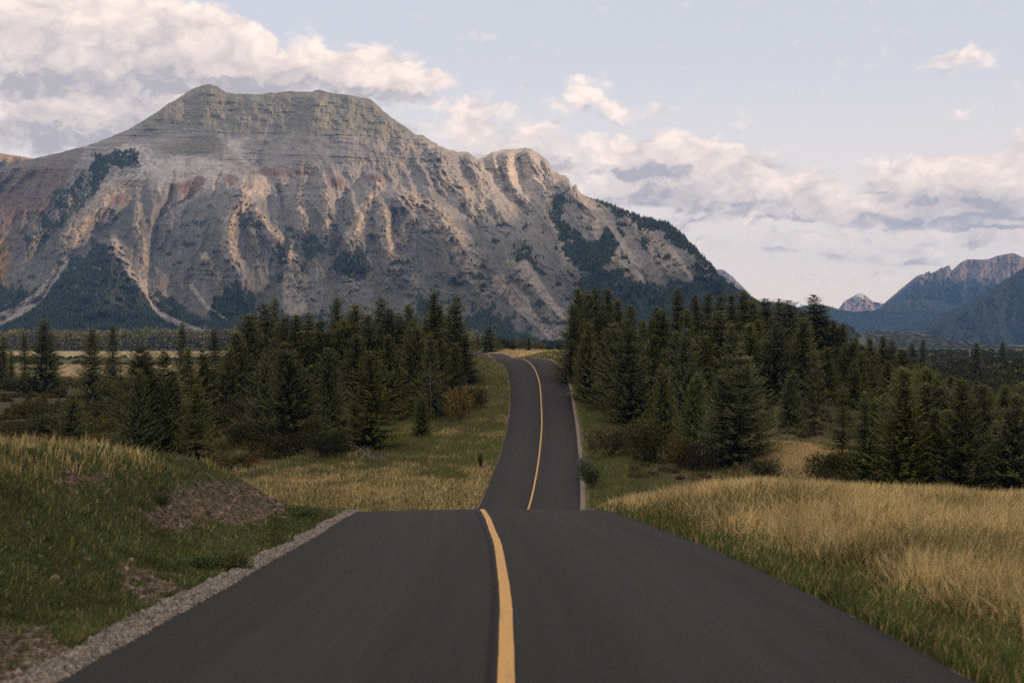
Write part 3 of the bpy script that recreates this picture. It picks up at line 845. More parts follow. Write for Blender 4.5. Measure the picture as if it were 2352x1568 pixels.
DK = [(2020, 792), (2080, 780), (2148, 757), (2180, 741), (2210, 724), (2240, 706), (2262, 694), (2290, 672), (2320, 648), (2352, 621), (2420, 574), (2500, 530), (2640, 470), (2800, 420), (3100, 400)]
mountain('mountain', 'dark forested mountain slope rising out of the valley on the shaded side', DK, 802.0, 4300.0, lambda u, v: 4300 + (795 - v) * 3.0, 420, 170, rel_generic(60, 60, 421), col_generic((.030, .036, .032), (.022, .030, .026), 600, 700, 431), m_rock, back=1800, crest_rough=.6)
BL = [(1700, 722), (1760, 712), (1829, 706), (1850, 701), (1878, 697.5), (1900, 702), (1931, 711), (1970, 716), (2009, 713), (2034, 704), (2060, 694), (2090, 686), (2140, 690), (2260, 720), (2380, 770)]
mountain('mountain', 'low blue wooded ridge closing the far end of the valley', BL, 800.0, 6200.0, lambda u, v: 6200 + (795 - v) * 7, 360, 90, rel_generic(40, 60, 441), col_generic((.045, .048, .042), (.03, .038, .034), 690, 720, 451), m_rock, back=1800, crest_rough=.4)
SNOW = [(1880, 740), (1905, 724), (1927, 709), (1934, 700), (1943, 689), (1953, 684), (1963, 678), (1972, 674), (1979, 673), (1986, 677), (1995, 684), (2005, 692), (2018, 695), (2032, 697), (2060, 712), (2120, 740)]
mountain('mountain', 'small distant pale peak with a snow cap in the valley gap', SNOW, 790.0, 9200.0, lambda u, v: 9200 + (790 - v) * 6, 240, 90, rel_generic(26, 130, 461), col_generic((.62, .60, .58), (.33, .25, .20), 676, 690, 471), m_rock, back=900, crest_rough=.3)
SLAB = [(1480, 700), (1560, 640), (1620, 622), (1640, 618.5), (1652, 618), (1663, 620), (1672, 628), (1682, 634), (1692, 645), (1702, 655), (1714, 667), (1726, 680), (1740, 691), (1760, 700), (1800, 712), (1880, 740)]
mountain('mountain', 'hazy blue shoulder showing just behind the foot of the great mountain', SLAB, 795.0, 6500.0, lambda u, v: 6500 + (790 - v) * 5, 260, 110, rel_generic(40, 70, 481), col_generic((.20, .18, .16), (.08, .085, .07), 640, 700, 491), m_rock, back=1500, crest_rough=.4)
LH = [(-700, 330), (-400, 300), (-200, 338), (-60, 347), (0, 352), (30, 357), (60, 361), (90, 368), (140, 392), (220, 440), (330, 520)]
mountain('mountain', 'grassy hill crest glowing behind the great mountain at its far flank', LH, 770.0, 3700.0, lambda u, v: 3700 + (790 - v) * 1.9, 300, 120, rel_generic(70, 60, 501), col_generic((.32, .215, .10), (.045, .055, .035), 364, 378, 511), m_rock, back=1400, crest_rough=.6)
# low rocky knolls on the valley floor
KN = [(1880, 798), (1920, 780), (1957, 770), (1985, 764), (2010, 760), (2030, 756.5), (2050, 761), (2070, 763), (2093, 761), (2115, 764), (2140, 771), (2172, 777), (2215, 784), (2252, 789), (2300, 795), (2380, 799)]
def col_kn(U, V, S):
    n1 = fbm(U / 16, V / 4, 4, 521); n2 = fbm(U / 4, V / 3, 3, 523)
    m = sm(.12, .34, n1 + .30 * (S - .72))[..., None]
    return (np.array([.040, .047, .033]) * (1 - m) + np.array([.17, .155, .14]) * m) * (1 + .25 * n2)[..., None]
mountain('hill', 'low rocky knoll with pale outcrops and dark scrub on the valley floor', KN, 804.0, 2300.0, lambda u, v: 2300 + (800 - v) * 5.0, 420, 80, rel_generic(16, 22, 531), col_kn, m_rock, back=500, crest_rough=.5)
KB = [(1660, 730), (1700, 708), (1735, 698), (1765, 692), (1800, 696), (1825, 702), (1850, 712), (1880, 728), (1920, 760)]
mountain('hill', 'low dark wooded knoll at the foot of the great mountain', KB, 800.0, 2500.0, lambda u, v: 2500 + (795 - v) * 3.0, 240, 80, rel_generic(30, 26, 541), col_generic((.10, .10, .07), (.04, .05, .035), 700, 712, 551), m_rock, back=600, crest_rough=.6)

# ---- unseen ridge added beyond the frame to keep low sun off road and valley
ys_ = np.linspace(-2600, 3050, 130); xs_ = np.linspace(1250, 3600, 80)
Xh, Yh = np.meshgrid(xs_, ys_)
xr_ = 2000 + 120 * fbm(Yh / 900, Yh * 0, 3, 561)
Hr = pchip([-2600, -1500, 0, 700, 1250, 1500, 1850, 2200, 2500, 2800], [430, 450, 470, 485, 482, 508, 566, 540, 380, 60])(Yh) + 34 * fbm(Yh / 260, Yh * 0 + 2, 4, 563)
Zh = -14 + (Hr + 14) * np.clip(1 - np.abs(Xh - xr_) / np.where(Xh < xr_, 700, 1500), 0, 1) ** 1.15 + 22 * fbm(Xh / 220, Yh / 220, 4, 565) * sm(1250, 1500, Xh)
n_ = fbm(Xh / 120, Yh / 120, 3, 567)
Ch = np.array([.05, .058, .04]) + 0 * Xh[..., None]
Ch = Ch + np.clip(n_ - .1, 0, 1)[..., None] * np.array([.25, .2, .15])
me = mesh_np('ridge', np.stack([Xh, Yh, Zh], -1).reshape(-1, 3), [grid_faces(*Xh.shape)], True, Ch.reshape(-1, 3))
tag(link('ridge', me, m_rock), 'unseen wooded ridge added to shade the road and valley', 'ridge', kind='structure')

# ---- conifer stands on the mountain: far woods, too many to count
def far_wood(name, label, UVD, spacing_keep, hmin, hmax, seed, tone=(.036, .048, .031)):
    U, V, S, Dp = UVD
    rng = np.random.default_rng(seed)
    m = tree_mask(U, V)
    keep = (m > .18) & (V < 782) & (rng.random(U.shape) < spacing_keep * m ** 1.3) & (U > -200) & (S > .02)
    i = np.where(keep)
    u, v, d = U[i], V[i], Dp[i]
    x, y, z = pix(u, v, d)
    n = len(x)
    h = rng.uniform(hmin, hmax, n); r = h * rng.uniform(.17, .26, n)
    k = 4
    a0 = rng.uniform(0, 2 * math.pi, n)
    Vv = np.empty((n, 2 * k + 1, 3)); 
    for j in range(k):
        a_ = a0 + j * 2 * math.pi / k
        rr = r * rng.uniform(.75, 1.2, n)
        Vv[:, j] = np.stack([x + rr * np.cos(a_), y + rr * np.sin(a_), z + h * .06 - 1.5], -1)
        a2 = a_ + .5
        Vv[:, k + j] = np.stack([x + rr * .55 * np.cos(a2), y + rr * .55 * np.sin(a2), z + h * .48], -1)
    Vv[:, 2 * k] = np.stack([x, y, z + h], -1)
    base = (np.arange(n) * (2 * k + 1))[:, None]
    tri = []; quad = []
    for j in range(k):
        j2 = (j + 1) % k
        quad.append(base + np.array([[j, j2, k + j2, k + j]]))
        tri.append(base + np.array([[k + j, k + j2, 2 * k]]))
    c_ = np.asarray(tone) * rng.uniform(.5, 1.8, n)[:, None] * (1 + .5 * fbm(u / 30, v / 14, 3, 215))[:, None] * np.array([1, 1, 1])
    c_[:, 0] *= rng.uniform(.85, 1.25, n)
    cc = np.repeat(c_[:, None, :], 2 * k + 1, 1)
    me = mesh_np(name, Vv.reshape(-1, 3), [np.concatenate(quad), np.concatenate(tri)], False, cc.reshape(-1, 3))
    return tag(link(name, me, m_wood), label, 'forest', kind='stuff')
m_wood = mat_tone('far_conifers', .95, .2, .3, 2.0, spec=.05)
far_wood('forest', 'dark conifer stands scattered over the slopes of the great mountain', main, .42, 3.6, 7.5, 601)

# ================================================================== plants
def tube(pts, rads, k=6):
    """tapered tube along a polyline -> (verts, quads)"""
    pts = np.asarray(pts, float); n = len(pts)
    V = []; 
    tg = np.gradient(pts, axis=0)
    tg /= np.linalg.norm(tg, axis=1)[:, None] + 1e-9
    ref = np.array([0, 0, 1.0]) if abs(tg[:, 2]).mean() < .8 else np.array([1.0, 0, 0])
    s1 = np.cross(tg, ref); s1 /= np.linalg.norm(s1, axis=1)[:, None] + 1e-9
    s2 = np.cross(tg, s1)
    a = np.arange(k) * 2 * math.pi / k
    r = np.asarray(rads, float)[:, None, None]
    V = pts[:, None, :] + r * (np.cos(a)[None, :, None] * s1[:, None, :] + np.sin(a)[None, :, None] * s2[:, None, :])
    i = np.arange(n - 1)[:, None] * k + np.arange(k)[None, :]
    j = np.arange(n - 1)[:, None] * k + (np.arange(k)[None, :] + 1) % k
    q = np.stack([i.ravel(), j.ravel(), (j + k).ravel(), (i + k).ravel()], 1)
    return V.reshape(-1, 3), q

def join(parts):
    Vs, Fs, off = [], [], 0
    for v, f in parts:
        Vs.append(v); Fs.append(f + off); off += len(v)
    return np.concatenate(Vs), np.concatenate(Fs)

def kites(p, d, nrm, ln, wd):
    """leaf sprays: kite quads from p along d, lying across nrm"""
    sd = np.cross(d, nrm); sd /= np.linalg.norm(sd, axis=1)[:, None] + 1e-9
    m = p + d * (ln * .42)[:, None]
    V = np.stack([p, m + sd * wd[:, None], p + d * ln[:, None], m - sd * wd[:, None]], 1)
    return V.reshape(-1, 3), np.arange(len(p) * 4).reshape(-1, 4)

m_needle = mat_tone('spruce_needles', .8, .35, 1.3, 3.0, spec=.15, transl=.30, objvar=.5)
m_bark = mat_tone('bark', .95, .4, 6.0, 5.0, .6, 12.0, .05)
m_leaf = mat_tone('shrub_leaves', .85, .3, 1.2, 3.0, spec=.1, transl=.2, objvar=.3)
m_dead = mat_tone('bleached_wood', .9, .25, 5.0, 4.0, .3, 20.0, .1)

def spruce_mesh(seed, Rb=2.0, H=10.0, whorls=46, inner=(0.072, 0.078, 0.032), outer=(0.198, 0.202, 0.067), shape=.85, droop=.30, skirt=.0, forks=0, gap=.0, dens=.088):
    rng = np.random.default_rng(seed)
    P, Dv, Nn, Ln, Wd, Cc = [], [], [], [], [], []
    bark = []
    axes = [(0.0, 0.0, 1.0, 1.0)]
    for k in range(forks):
        a = rng.uniform(0, 2 * math.pi)
        axes.append((math.cos(a) * rng.uniform(.5, .9), math.sin(a) * rng.uniform(.5, .9), rng.uniform(.78, .93), .75))
    for (ax, ay, hs, ls) in axes:
        Hh = H * hs
        bend = rng.uniform(-.12, .12, 2)
        zz = np.linspace(0, Hh, 10)
        tpts = np.stack([ax * np.minimum(zz / (Hh * .4), 1) + bend[0] * np.sin(zz / Hh * 3), ay * np.minimum(zz / (Hh * .4), 1) + bend[1] * np.sin(zz / Hh * 2.4), zz], 1)
        bark.append(tube(tpts, np.linspace(.16 * ls * H / 10, .012, 10), 7))
        for wv in range(whorls):
            t_ = skirt + (1 - skirt) * ((wv + rng.uniform(.1, .9)) / whorls)
            if rng.random() < gap * (1 - t_): continue
            L0 = Rb * ls * ((1 - t_) ** shape) * sm(-.10, .07 + skirt, t_) + .12
            L0 *= 1 + .30 * math.sin(wv * .9 + seed) * rng.uniform(.2, 1) + rng.normal(0, .10)
            L0 = max(L0, .10)
            nb = int(rng.integers(7, 11))
            a0 = rng.uniform(0, 6.28)
            for b_ in range(nb):
                a = a0 + b_ * 6.283 / nb + rng.uniform(-.35, .35)
                L = L0 * rng.uniform(.62, 1.22) * (1 + .22 * math.sin(2.3 * a + seed) * (1 - t_))
                npt = max(2, int(L / dens))
                f = (np.arange(npt) + rng.uniform(.2, .8)) / npt
                pitch = lerp(-droop, .75, t_ ** 1.3) + rng.uniform(-.12, .12)
                hx, hy = math.cos(a), math.sin(a)
                r_ = L * f
                z_ = Hh * t_ + r_ * math.tan(pitch) * (1 - .2 * f) + .22 * L * f ** 3 + (-.10 * L * np.sin(f * 3.1)) * (1 - t_)
                cx_ = np.interp(Hh * t_, zz, tpts[:, 0]); cy_ = np.interp(Hh * t_, zz, tpts[:, 1])
                base = np.stack([cx_ + hx * r_, cy_ + hy * r_, z_], 1)
                if L > .5:
                    bark.append(tube(base[[0, len(base) // 2, -1]] if len(base) > 2 else np.stack([base[0], base[-1]]), [.018, .012, .004] if len(base) > 2 else [.014, .004], 3))
                for sg in (-1, 1):
                    yaw = a + sg * rng.uniform(.45, 1.15, npt)
                    up = rng.uniform(-.55, .35, npt) * (1 - .5 * t_) + .25 * t_
                    d = np.stack([np.cos(yaw) * np.cos(up), np.sin(yaw) * np.cos(up), np.sin(up)], 1)
                    nr = np.stack([rng.normal(0, .55, npt), rng.normal(0, .55, npt), np.ones(npt)], 1)
                    ln = rng.uniform(.22, .52, npt) * (1 - .4 * f) * (.6 + .4 * (1 - t_))
                    P.append(base + rng.normal(0, .015, (npt, 3))); Dv.append(d); Nn.append(nr); Ln.append(ln); Wd.append(ln * rng.uniform(.15, .30, npt))
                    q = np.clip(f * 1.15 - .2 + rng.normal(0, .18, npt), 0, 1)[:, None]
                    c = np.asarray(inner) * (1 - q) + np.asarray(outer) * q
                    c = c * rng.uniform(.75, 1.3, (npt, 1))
                    br = (rng.random(npt) < .035)[:, None]
                    c = np.where(br, np.array([.075, .05, .022]), c)
                    Cc.append(c)
                # leading tip
                P.append(base[-1:]); Dv.append(np.array([[hx, hy, .35]]) / 1.06); Nn.append(np.array([[0.1, 0, 1.0]])); Ln.append(np.array([.26])); Wd.append(np.array([.05])); Cc.append(np.asarray(outer)[None] * 1.1)
        for k in range(10):
            P.append(np.array([[tpts[-1, 0], tpts[-1, 1], Hh - .03 * k * H / 10]])); a = rng.uniform(0, 6.28)
            d = np.array([[math.cos(a) * .35, math.sin(a) * .35, .93]]); Dv.append(d); Nn.append(np.array([[math.sin(a), -math.cos(a), .2]])); Ln.append(np.array([.30])); Wd.append(np.array([.045])); Cc.append(np.asarray(outer)[None])
    P, Dv, Nn, Ln, Wd, Cc = (np.concatenate(a) for a in (P, Dv, Nn, Ln, Wd, Cc))
    V, q = kites(P, Dv, Nn, Ln, Wd)
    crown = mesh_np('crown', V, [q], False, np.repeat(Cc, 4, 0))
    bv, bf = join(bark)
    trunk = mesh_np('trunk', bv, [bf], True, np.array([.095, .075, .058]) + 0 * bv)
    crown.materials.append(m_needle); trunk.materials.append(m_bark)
    return crown, trunk, H

PROTO = {
 'dense': [spruce_mesh(11, 2.9, whorls=50, shape=.72), spruce_mesh(12, 2.7, whorls=48, forks=1, shape=.7), spruce_mesh(13, 3.0, whorls=52, shape=.62)],
 'slim': [spruce_mesh(21, 1.9, whorls=52, shape=.62), spruce_mesh(22, 1.75, whorls=50, shape=.68)],
 'open': [spruce_mesh(31, 3.1, whorls=36, gap=.40, droop=.36, shape=.74, outer=(0.148, 0.154, 0.051)), spruce_mesh(32, 2.8, whorls=34, gap=.45, droop=.32, shape=.70, outer=(0.141, 0.146, 0.051))],
 'blue': [spruce_mesh(41, 3.0, whorls=48, inner=(0.061, 0.077, 0.036), outer=(0.198, 0.220, 0.087), shape=.75), spruce_mesh(42, 3.2, whorls=46, inner=(0.059, 0.074, 0.036), outer=(0.192, 0.211, 0.082), shape=.70, forks=1)],
 'yellow': [spruce_mesh(51, 3.1, whorls=42, inner=(0.038, 0.046, 0.018), outer=(0.211, 0.211, 0.056), shape=.68, gap=.12)],
 'multi': [spruce_mesh(61, 2.9, whorls=44, forks=3, shape=.62), spruce_mesh(62, 3.0, whorls=42, forks=2, shape=.65, outer=(0.143, 0.146, 0.051))],
}
GP = 'lone spruces standing out on the hay fields'
rngT = np.random.default_rng(77)
_made = {}
def place_tree(kind, var, x, y, h, wf, label, group, name='spruce_tree', sink=.05):
    crown, trunk, H = PROTO[kind][var % len(PROTO[kind])]
    e = bpy.data.objects.new(name, None)
    COL.objects.link(e)
    e.empty_display_size = .5
    e.location = (x, y, gz(x, y) - sink)
    s = h / H
    wf = wf * (rngT.uniform(.78, .98) if group == GP else rngT.uniform(1.02, 1.36))
    e.scale = (s * wf, s * wf * rngT.uniform(.9, 1.1), s)
    e.rotation_euler = (rngT.normal(0, .022), rngT.normal(0, .022), rngT.uniform(0, 6.28))
    tag(e, label, 'tree', group)
    key = (kind, var % len(PROTO[kind]))
    if key not in _made:
        a = link('crown', crown, None, e); b_ = link('trunk', trunk, None, e)
        _made[key] = (a, b_)
    else:
        for src in _made[key]:
            c = src.copy(); COL.objects.link(c); c.parent = e
    return e

def tree_at(u, vt, d, kind, var, wf, label, group, name='spruce_tree'):
    x, y, zt = pix(u, vt, d)
    h = zt - gz(x, y)
    return place_tree(kind, var, x, y, max(h, 1.0), wf, label, group, name)

GL, GR = 'spruces of the grove on the left of the road', 'spruces of the grove on the right of the road'
GP = 'lone spruces standing out on the hay fields'
TREES = [
 # out on the hay fields, left
 (90, 735, 300, 'dense', 0, 1.25, 'broad dark double topped spruce, the biggest one out on the pale hay fields', GP),
 (58, 768, 305, 'slim', 0, 1.0, 'short narrow spruce leaning against the near side of the biggest hay field spruce', GP),
 (117, 766, 302, 'slim', 1, 1.5, 'narrow spruce tucked against the roadward side of the biggest hay field spruce', GP),
 (8, 772, 330, 'dense', 1, 1.1, 'dark spruce cut by the edge of the picture on the hay fields', GP),
 (28, 806, 320, 'dense', 2, .9, 'small dark spruce beside the tree cut by the picture edge', GP),
 (214, 757, 270, 'dense', 2, 1.2, 'wide spruce on the hay fields with ragged drooping lower boughs', GP),
 (256, 746, 390, 'slim', 0, 1.6, 'tall dark spruce standing close behind the ragged wide one on the hay fields', GP),
 (418, 741, 430, 'slim', 1, 1.5, 'solitary narrow dark spruce rising against the yellow aspen belt', GP),
 (496, 757, 330, 'slim', 0, 1.7, 'pointed spruce beside the grove with pale field showing at its foot', GP),
 (275, 838, 175, 'open', 0, 1.0, 'thin young spruce with see through crown in front of the pale field strip', GP),
 (158, 876, 420, 'blue', 0, .9, 'tiny spruce on the dark field edge', GP),
 # hollow left of the road
 (165, 905, 122, 'blue', 0, 1.25, 'squat bluish spruce alone in the brown hollow above the grassy bank', GL),
 (340, 790, 128, 'multi', 0, .85, 'massive dark many topped spruce at the near end of the hollow', GL),
 (378, 806, 131, 'dense', 1, .9, 'dark spruce pressed behind the massive many topped one', GL),
 (432, 800, 160, 'dense', 0, .9, 'bushy spruce behind the massive one with its crown against the hay field', GL),
 (318, 850, 124, 'dense', 2, .85, 'low spruce on the near flank of the massive many topped one', GL),
 (450, 884, 118, 'yellow', 0, .85, 'small yellow green spruce standing before the massive dark one', GL),
 (468, 800, 170, 'blue', 1, .9, 'spreading spruce between the massive one and the grove', GL),
 (520, 800, 168, 'dense', 0, .95, 'outermost rounded spruce at the field end of the grove', GL),
 # left grove, back row
 (544, 764, 172, 'dense', 1, 1.3, 'spruce near the field end of the grove with bristling grey green top', GL),
 (572, 724, 180, 'dense', 2, 1.1, 'spruce whose blunt top marks the grove\'s first step up from the field', GL),
 (598, 722, 184, 'dense', 0, .9, 'dark spruce wedged behind the first tall pointed top of the grove', GL),
 (611, 700, 186, 'slim', 0, 1.5, 'first tall dark pointed spruce at the field end of the grove', GL),
 (627, 685, 192, 'open', 1, .75, 'thin topped spruce with sparse tiered boughs rising over the grove', GL),
 (653, 729, 176, 'dense', 2, 1.0, 'pale green spruce below the sparse tiered top', GL),
 (681, 724, 178, 'dense', 0, 1.1, 'fluffy green spruce in the low saddle of the grove\'s skyline', GL),
 (709, 719, 184, 'slim', 1, 1.2, 'small narrow spire in the low saddle of the grove\'s skyline', GL),
 (740, 735, 178, 'dense', 1, 1.15, 'leafy rounded spruce between the small spire and the broad dark top', GL),
 (776, 685, 186, 'dense', 0, .95, 'broad dark topped spruce standing highest in the middle of the grove', GL),
 (812, 702, 181, 'dense', 2, 1.05, 'full green spruce just roadward of the broad dark top', GL),
 (840, 722, 176, 'dense', 1, 1.0, 'spruce with soft rounded crown in the middle of the grove', GL),
 (870, 687, 186, 'slim', 0, 1.5, 'dense column like spruce with a rounded dark head in the grove', GL),
 (898, 710, 178, 'dense', 2, .95, 'brownish spruce just roadward of the rounded dark head', GL),
 (924, 720, 180, 'slim', 1, 1.4, 'spruce half hidden between the brownish one and the wide green crown', GL),
 (946, 700, 183, 'dense', 0, 1.1, 'wide green crowned spruce before the tallest of the grove', GL),
 (1000, 671, 186, 'dense', 1, 1.0, 'tallest spruce of the left grove, with a broad yellow green top', GL),
 (1034, 702, 182, 'slim', 0, 1.3, 'spruce squeezed between the tallest and the slim spire by the road', GL),
 (1052, 678, 178, 'slim', 1, 1.15, 'slim dark spire closest to the road at the end of the left grove', GL),
 (1068, 770, 176, 'slim', 0, 1.3, 'short dark spruce at the foot of the slim spire by the road', GL),
 # left grove, front row
 (658, 789, 140, 'blue', 1, 1.0, 'large grey green spruce standing out in front of the grove over the brown shrubs', GL),
 (605, 815, 146, 'blue', 0, 1.0, 'grey green spruce on the field side of the large one in front of the grove', GL),
 (702, 846, 142, 'blue', 0, .9, 'small grey green spruce on the road side of the large grey green one', GL),
 (750, 800, 152, 'dense', 2, 1.0, 'shadowed spruce behind the yellow green one at the meadow edge', GL),
 (851, 809, 131, 'yellow', 0, 1.0, 'yellow green spruce at the meadow edge above the bleached fallen branches', GL),
 (818, 905, 133, 'yellow', 0, .7, 'low yellow green young spruce beside the bigger one over the fallen branches', GL),
 (900, 770, 160, 'dense', 0, 1.15, 'dark spruce behind the yellow green one, its boughs reaching the ground', GL),
 (995, 770, 156, 'open', 0, .85, 'open crowned spruce with bare pale trunk showing low down near the road', GL),
 (965, 907, 141, 'blue', 1, .95, 'stubby bluish young spruce at the meadow edge near the bare trunk', GL),
 (1046, 790, 164, 'dense', 2, .8, 'dark spruce with skirts to the grass nearest the road below the slim spire', GL),
 # beside the far bench
 (1123, 749, 330, 'slim', 0, 1.9, 'small dark spruce rising from the bushes beyond the far crest', 'little spruces beyond the far crest'),
 (1098, 772, 350, 'slim', 1, 1.6, 'low spruce at the end of the bushes beyond the far crest, against the left grove', 'little spruces beyond the far crest'),
 (1148, 775, 370, 'slim', 1, 1.6, 'tiny spruce just past the taller one in the bushes beyond the far crest', 'little spruces beyond the far crest'),
 (1177, 777, 380, 'slim', 0, 1.5, 'faint little spruce in the middle of the bushes beyond the far crest', 'little spruces beyond the far crest'),
 (1213, 774, 340, 'slim', 1, 1.8, 'stout little spruce beside the orange bush beyond the far crest', 'little spruces beyond the far crest'),
 # right grove, skyline from the road outward
 (1315, 700, 176, 'dense', 0, .75, 'spruce on the road side of the right grove with boughs over the verge', GR),
 (1333, 664, 182, 'dense', 2, .85, 'outermost of the three tall tops at the road end of the right grove', GR),
 (1352, 669, 186, 'slim', 0, 1.4, 'middle one of three tall tops at the road end of the right grove', GR),
 (1370, 661, 188, 'slim', 1, 1.5, 'highest pointed top at the road end of the right grove', GR),
 (1395, 664, 184, 'dense', 0, .9, 'full dark spruce closing the tall trio at the road end', GR),
 (1422, 688, 182, 'dense', 1, 1.0, 'spruce stepping down behind the tall trio of the right grove', GR),
 (1446, 702, 180, 'dense', 2, 1.0, 'rounded spruce with dark shoulder where the right grove skyline dips', GR),
 (1478, 735, 188, 'dense', 0, 1.1, 'low spruce in the dip of the right grove skyline', GR),
 (1504, 704, 182, 'dense', 1, 1.0, 'bushy pale spruce just past the dip in the right grove skyline', GR),
 (1524, 714, 178, 'slim', 0, 1.5, 'dull green spruce leaning on the bushy pale one past the dip', GR),
 (1556, 663, 192, 'slim', 1, 1.25, 'tall slender spire standing clear above the middle of the right grove', GR),
 (1578, 712, 184, 'dense', 2, .9, 'spruce in the shadow of the tall slender spire', GR),
 (1599, 679, 190, 'slim', 0, 1.3, 'narrow dark spruce next outward from the tall slender spire', GR),
 (1626, 672, 192, 'dense', 0, .85, 'thick spruce with wide flat top in the middle of the right grove', GR),
 (1652, 678, 196, 'slim', 1, 1.5, 'spruce between the wide flat top and the dense rounded one', GR),
 (1680, 675, 192, 'dense', 1, .9, 'dense rounded spruce against the foot of the mountain', GR),
 (1712, 671, 196, 'slim', 0, 1.6, 'dark spruce breaking the skyline where the mountain meets the sky', GR),
 (1728, 688, 198, 'slim', 1, 1.4, 'smaller spruce on the outer side of the one where mountain meets sky', GR),
 (1756, 687, 202, 'slim', 0, 1.5, 'thin feathery spruce standing against the pale evening sky', GR),
 (1787, 688, 204, 'slim', 1, 1.5, 'second feathery spruce against the pale sky', GR),
 (1813, 691, 206, 'slim', 0, 1.6, 'third feathery spruce against the pale sky, its tip tinged brown', GR),
 (1838, 716, 204, 'dense', 2, .9, 'lower spruce between the feathery three and the solitary dark spire', GR),
 (1866, 679, 208, 'slim', 1, 1.35, 'solitary dark spire standing above all others near the outer end of the right grove', GR),
 (1888, 704, 208, 'slim', 0, 1.5, 'jagged spruce huddled on the outer side of the solitary dark spire', GR),
 (1912, 736, 208, 'dense', 0, .8, 'dark spruce filling the step down beyond the jagged one', GR),
 (1934, 740, 206, 'multi', 0, .85, 'round headed spruce ending the tall part of the right grove', GR),
 (1998, 776, 214, 'dense', 1, .9, 'spruce with red brown tip in the low outer part of the right grove', GR),
 (2025, 772, 218, 'dense', 0, .8, 'tallest brownish spruce of the low outer part of the right grove', GR),
 (2052, 780, 220, 'slim', 1, 1.5, 'last spruce of the low outer part before the open brush', GR),
 (1968, 775, 210, 'dense', 2, .9, 'spruce just below the round headed one at the start of the low outer part', GR),
 # right grove, second row
 (1450, 735, 152, 'blue', 0, .95, 'bright tipped spruce in front of the tall trio', GR),
 (1408, 745, 160, 'dense', 2, 1.05, 'dark spruce directly below the tall trio near the verge', GR),
 (1350, 740, 165, 'dense', 1, .9, 'dark spruce leaning over the verge at the road end of the grove', GR),
 (1521, 838, 138, 'blue', 1, .75, 'small bluish spruce between two larger ones in the second row', GR),
 (1572, 756, 146, 'blue', 0, .95, 'yellow tinged spruce with clear pointed crown in the second row', GR),
 (1500, 770, 160, 'dense', 0, 1.0, 'shadowed spruce behind the small bluish one', GR),
 (1603, 857, 134, 'blue', 1, .7, 'slender young spruce against the flank of the largest front spruce', GR),
 (1652, 716, 172, 'slim', 1, 1.7, 'tall pale spruce behind the largest front one', GR),
 (1685, 744, 160, 'blue', 0, 1.0, 'grey green feathery spruce above the largest front one', GR),
 (1620, 775, 164, 'dense', 2, .95, 'brown shadowed spruce in the gap behind the largest front one', GR),
 (1730, 740, 176, 'dense', 1, 1.0, 'dark spruce deep in the grove beyond the feathery grey green one', GR),
 (1786, 742, 168, 'blue', 0, 1.0, 'feathery spruce with upswept arms in the outer second row', GR),
 (1832, 765, 178, 'dense', 0, 1.0, 'shadowed spruce beside the one with upswept arms', GR),
 (1871, 806, 148, 'open', 1, .95, 'spruce with flat layered boughs standing behind the grassy knoll', GR),
 (1815, 850, 150, 'blue', 1, .8, 'dark young spruce behind the grassy knoll', GR),
 (1903, 800, 172, 'dense', 2, 1.0, 'spruce behind the one with flat layered boughs', GR),
 (1960, 830, 165, 'dense', 1, 1.0, 'dark spruce mass between layered boughs and the front outer spruces', GR),
 # right grove, front row
 (1690, 805, 117, 'open', 0, 1.15, 'largest spruce in front of the right grove, skirts spread over straw coloured grass', GR),
 (1716, 820, 120, 'blue', 0, .9, 'second crown rising behind the largest spruce in front of the right grove', GR),
 (1661, 849, 119, 'blue', 1, .75, 'leaning side top on the road side of the largest front spruce', GR),
 (1934, 890, 112, 'open', 1, .85, 'slim pale tipped spruce beside the grassy knoll', GR),
 (1989, 900, 108, 'blue', 0, .9, 'feathery pale spruce whose foot meets the golden bank', GR),
 (2079, 880, 118, 'blue', 1, .75, 'slim spruce with drooping pale tip in the outer front row', GR),
 (2030, 905, 122, 'dense', 0, .9, 'dark spruce filling the front row behind the feathery pale one', GR),
 (2040, 830, 175, 'dense', 2, .9, 'dark spruce in the outer third row below the brownish tops', GR),
 (2095, 850, 165, 'dense', 1, .9, 'dark spruce at the outer end of the third row', GR),
 (2140, 905, 130, 'dense', 0, 1.0, 'broad shadowed spruce of the outer thicket beside the slim drooping one', GR),
 (2196, 890, 138, 'dense', 2, 1.0, 'shadowed spruce in the middle of the outer thicket', GR),
 (2250, 915, 126, 'multi', 1, .95, 'many topped shadowed spruce of the outer thicket', GR),
 (2305, 900, 136, 'dense', 1, 1.0, 'shadowed spruce of the outer thicket near the picture edge', GR),
 (2352, 930, 124, 'dense', 2, 1.1, 'spruce cut by the picture edge in the outer thicket', GR),
 (2172, 945, 112, 'blue', 1, .9, 'lower pale spruce in front of the outer thicket', GR),
 (2280, 965, 110, 'blue', 0, .9, 'lowest spruce in front of the outer thicket above the golden bank', GR),
 # beyond the brush
 (2097, 788, 520, 'slim', 0, 1.5, 'small dark spruce on the brush flat, the nearer of a pair', 'spruces on the brush flat'),
 (2118, 778, 620, 'slim', 1, 1.6, 'taller of a pair of dark spruces on the brush flat', 'spruces on the brush flat'),
 (2241, 787, 430, 'slim', 0, 1.3, 'single dark spruce right beside the pale utility pole', 'spruces on the brush flat'),
 (2303, 784, 760, 'slim', 1, 1.5, 'farthest dark spruce on the brush flat below the shaded mountain', 'spruces on the brush flat'),
]
for (u_, v_, d_, kd, vr_, wf, lab, grp_) in TREES:
    tree_at(u_, v_, d_, kd, vr_, wf, lab, grp_)
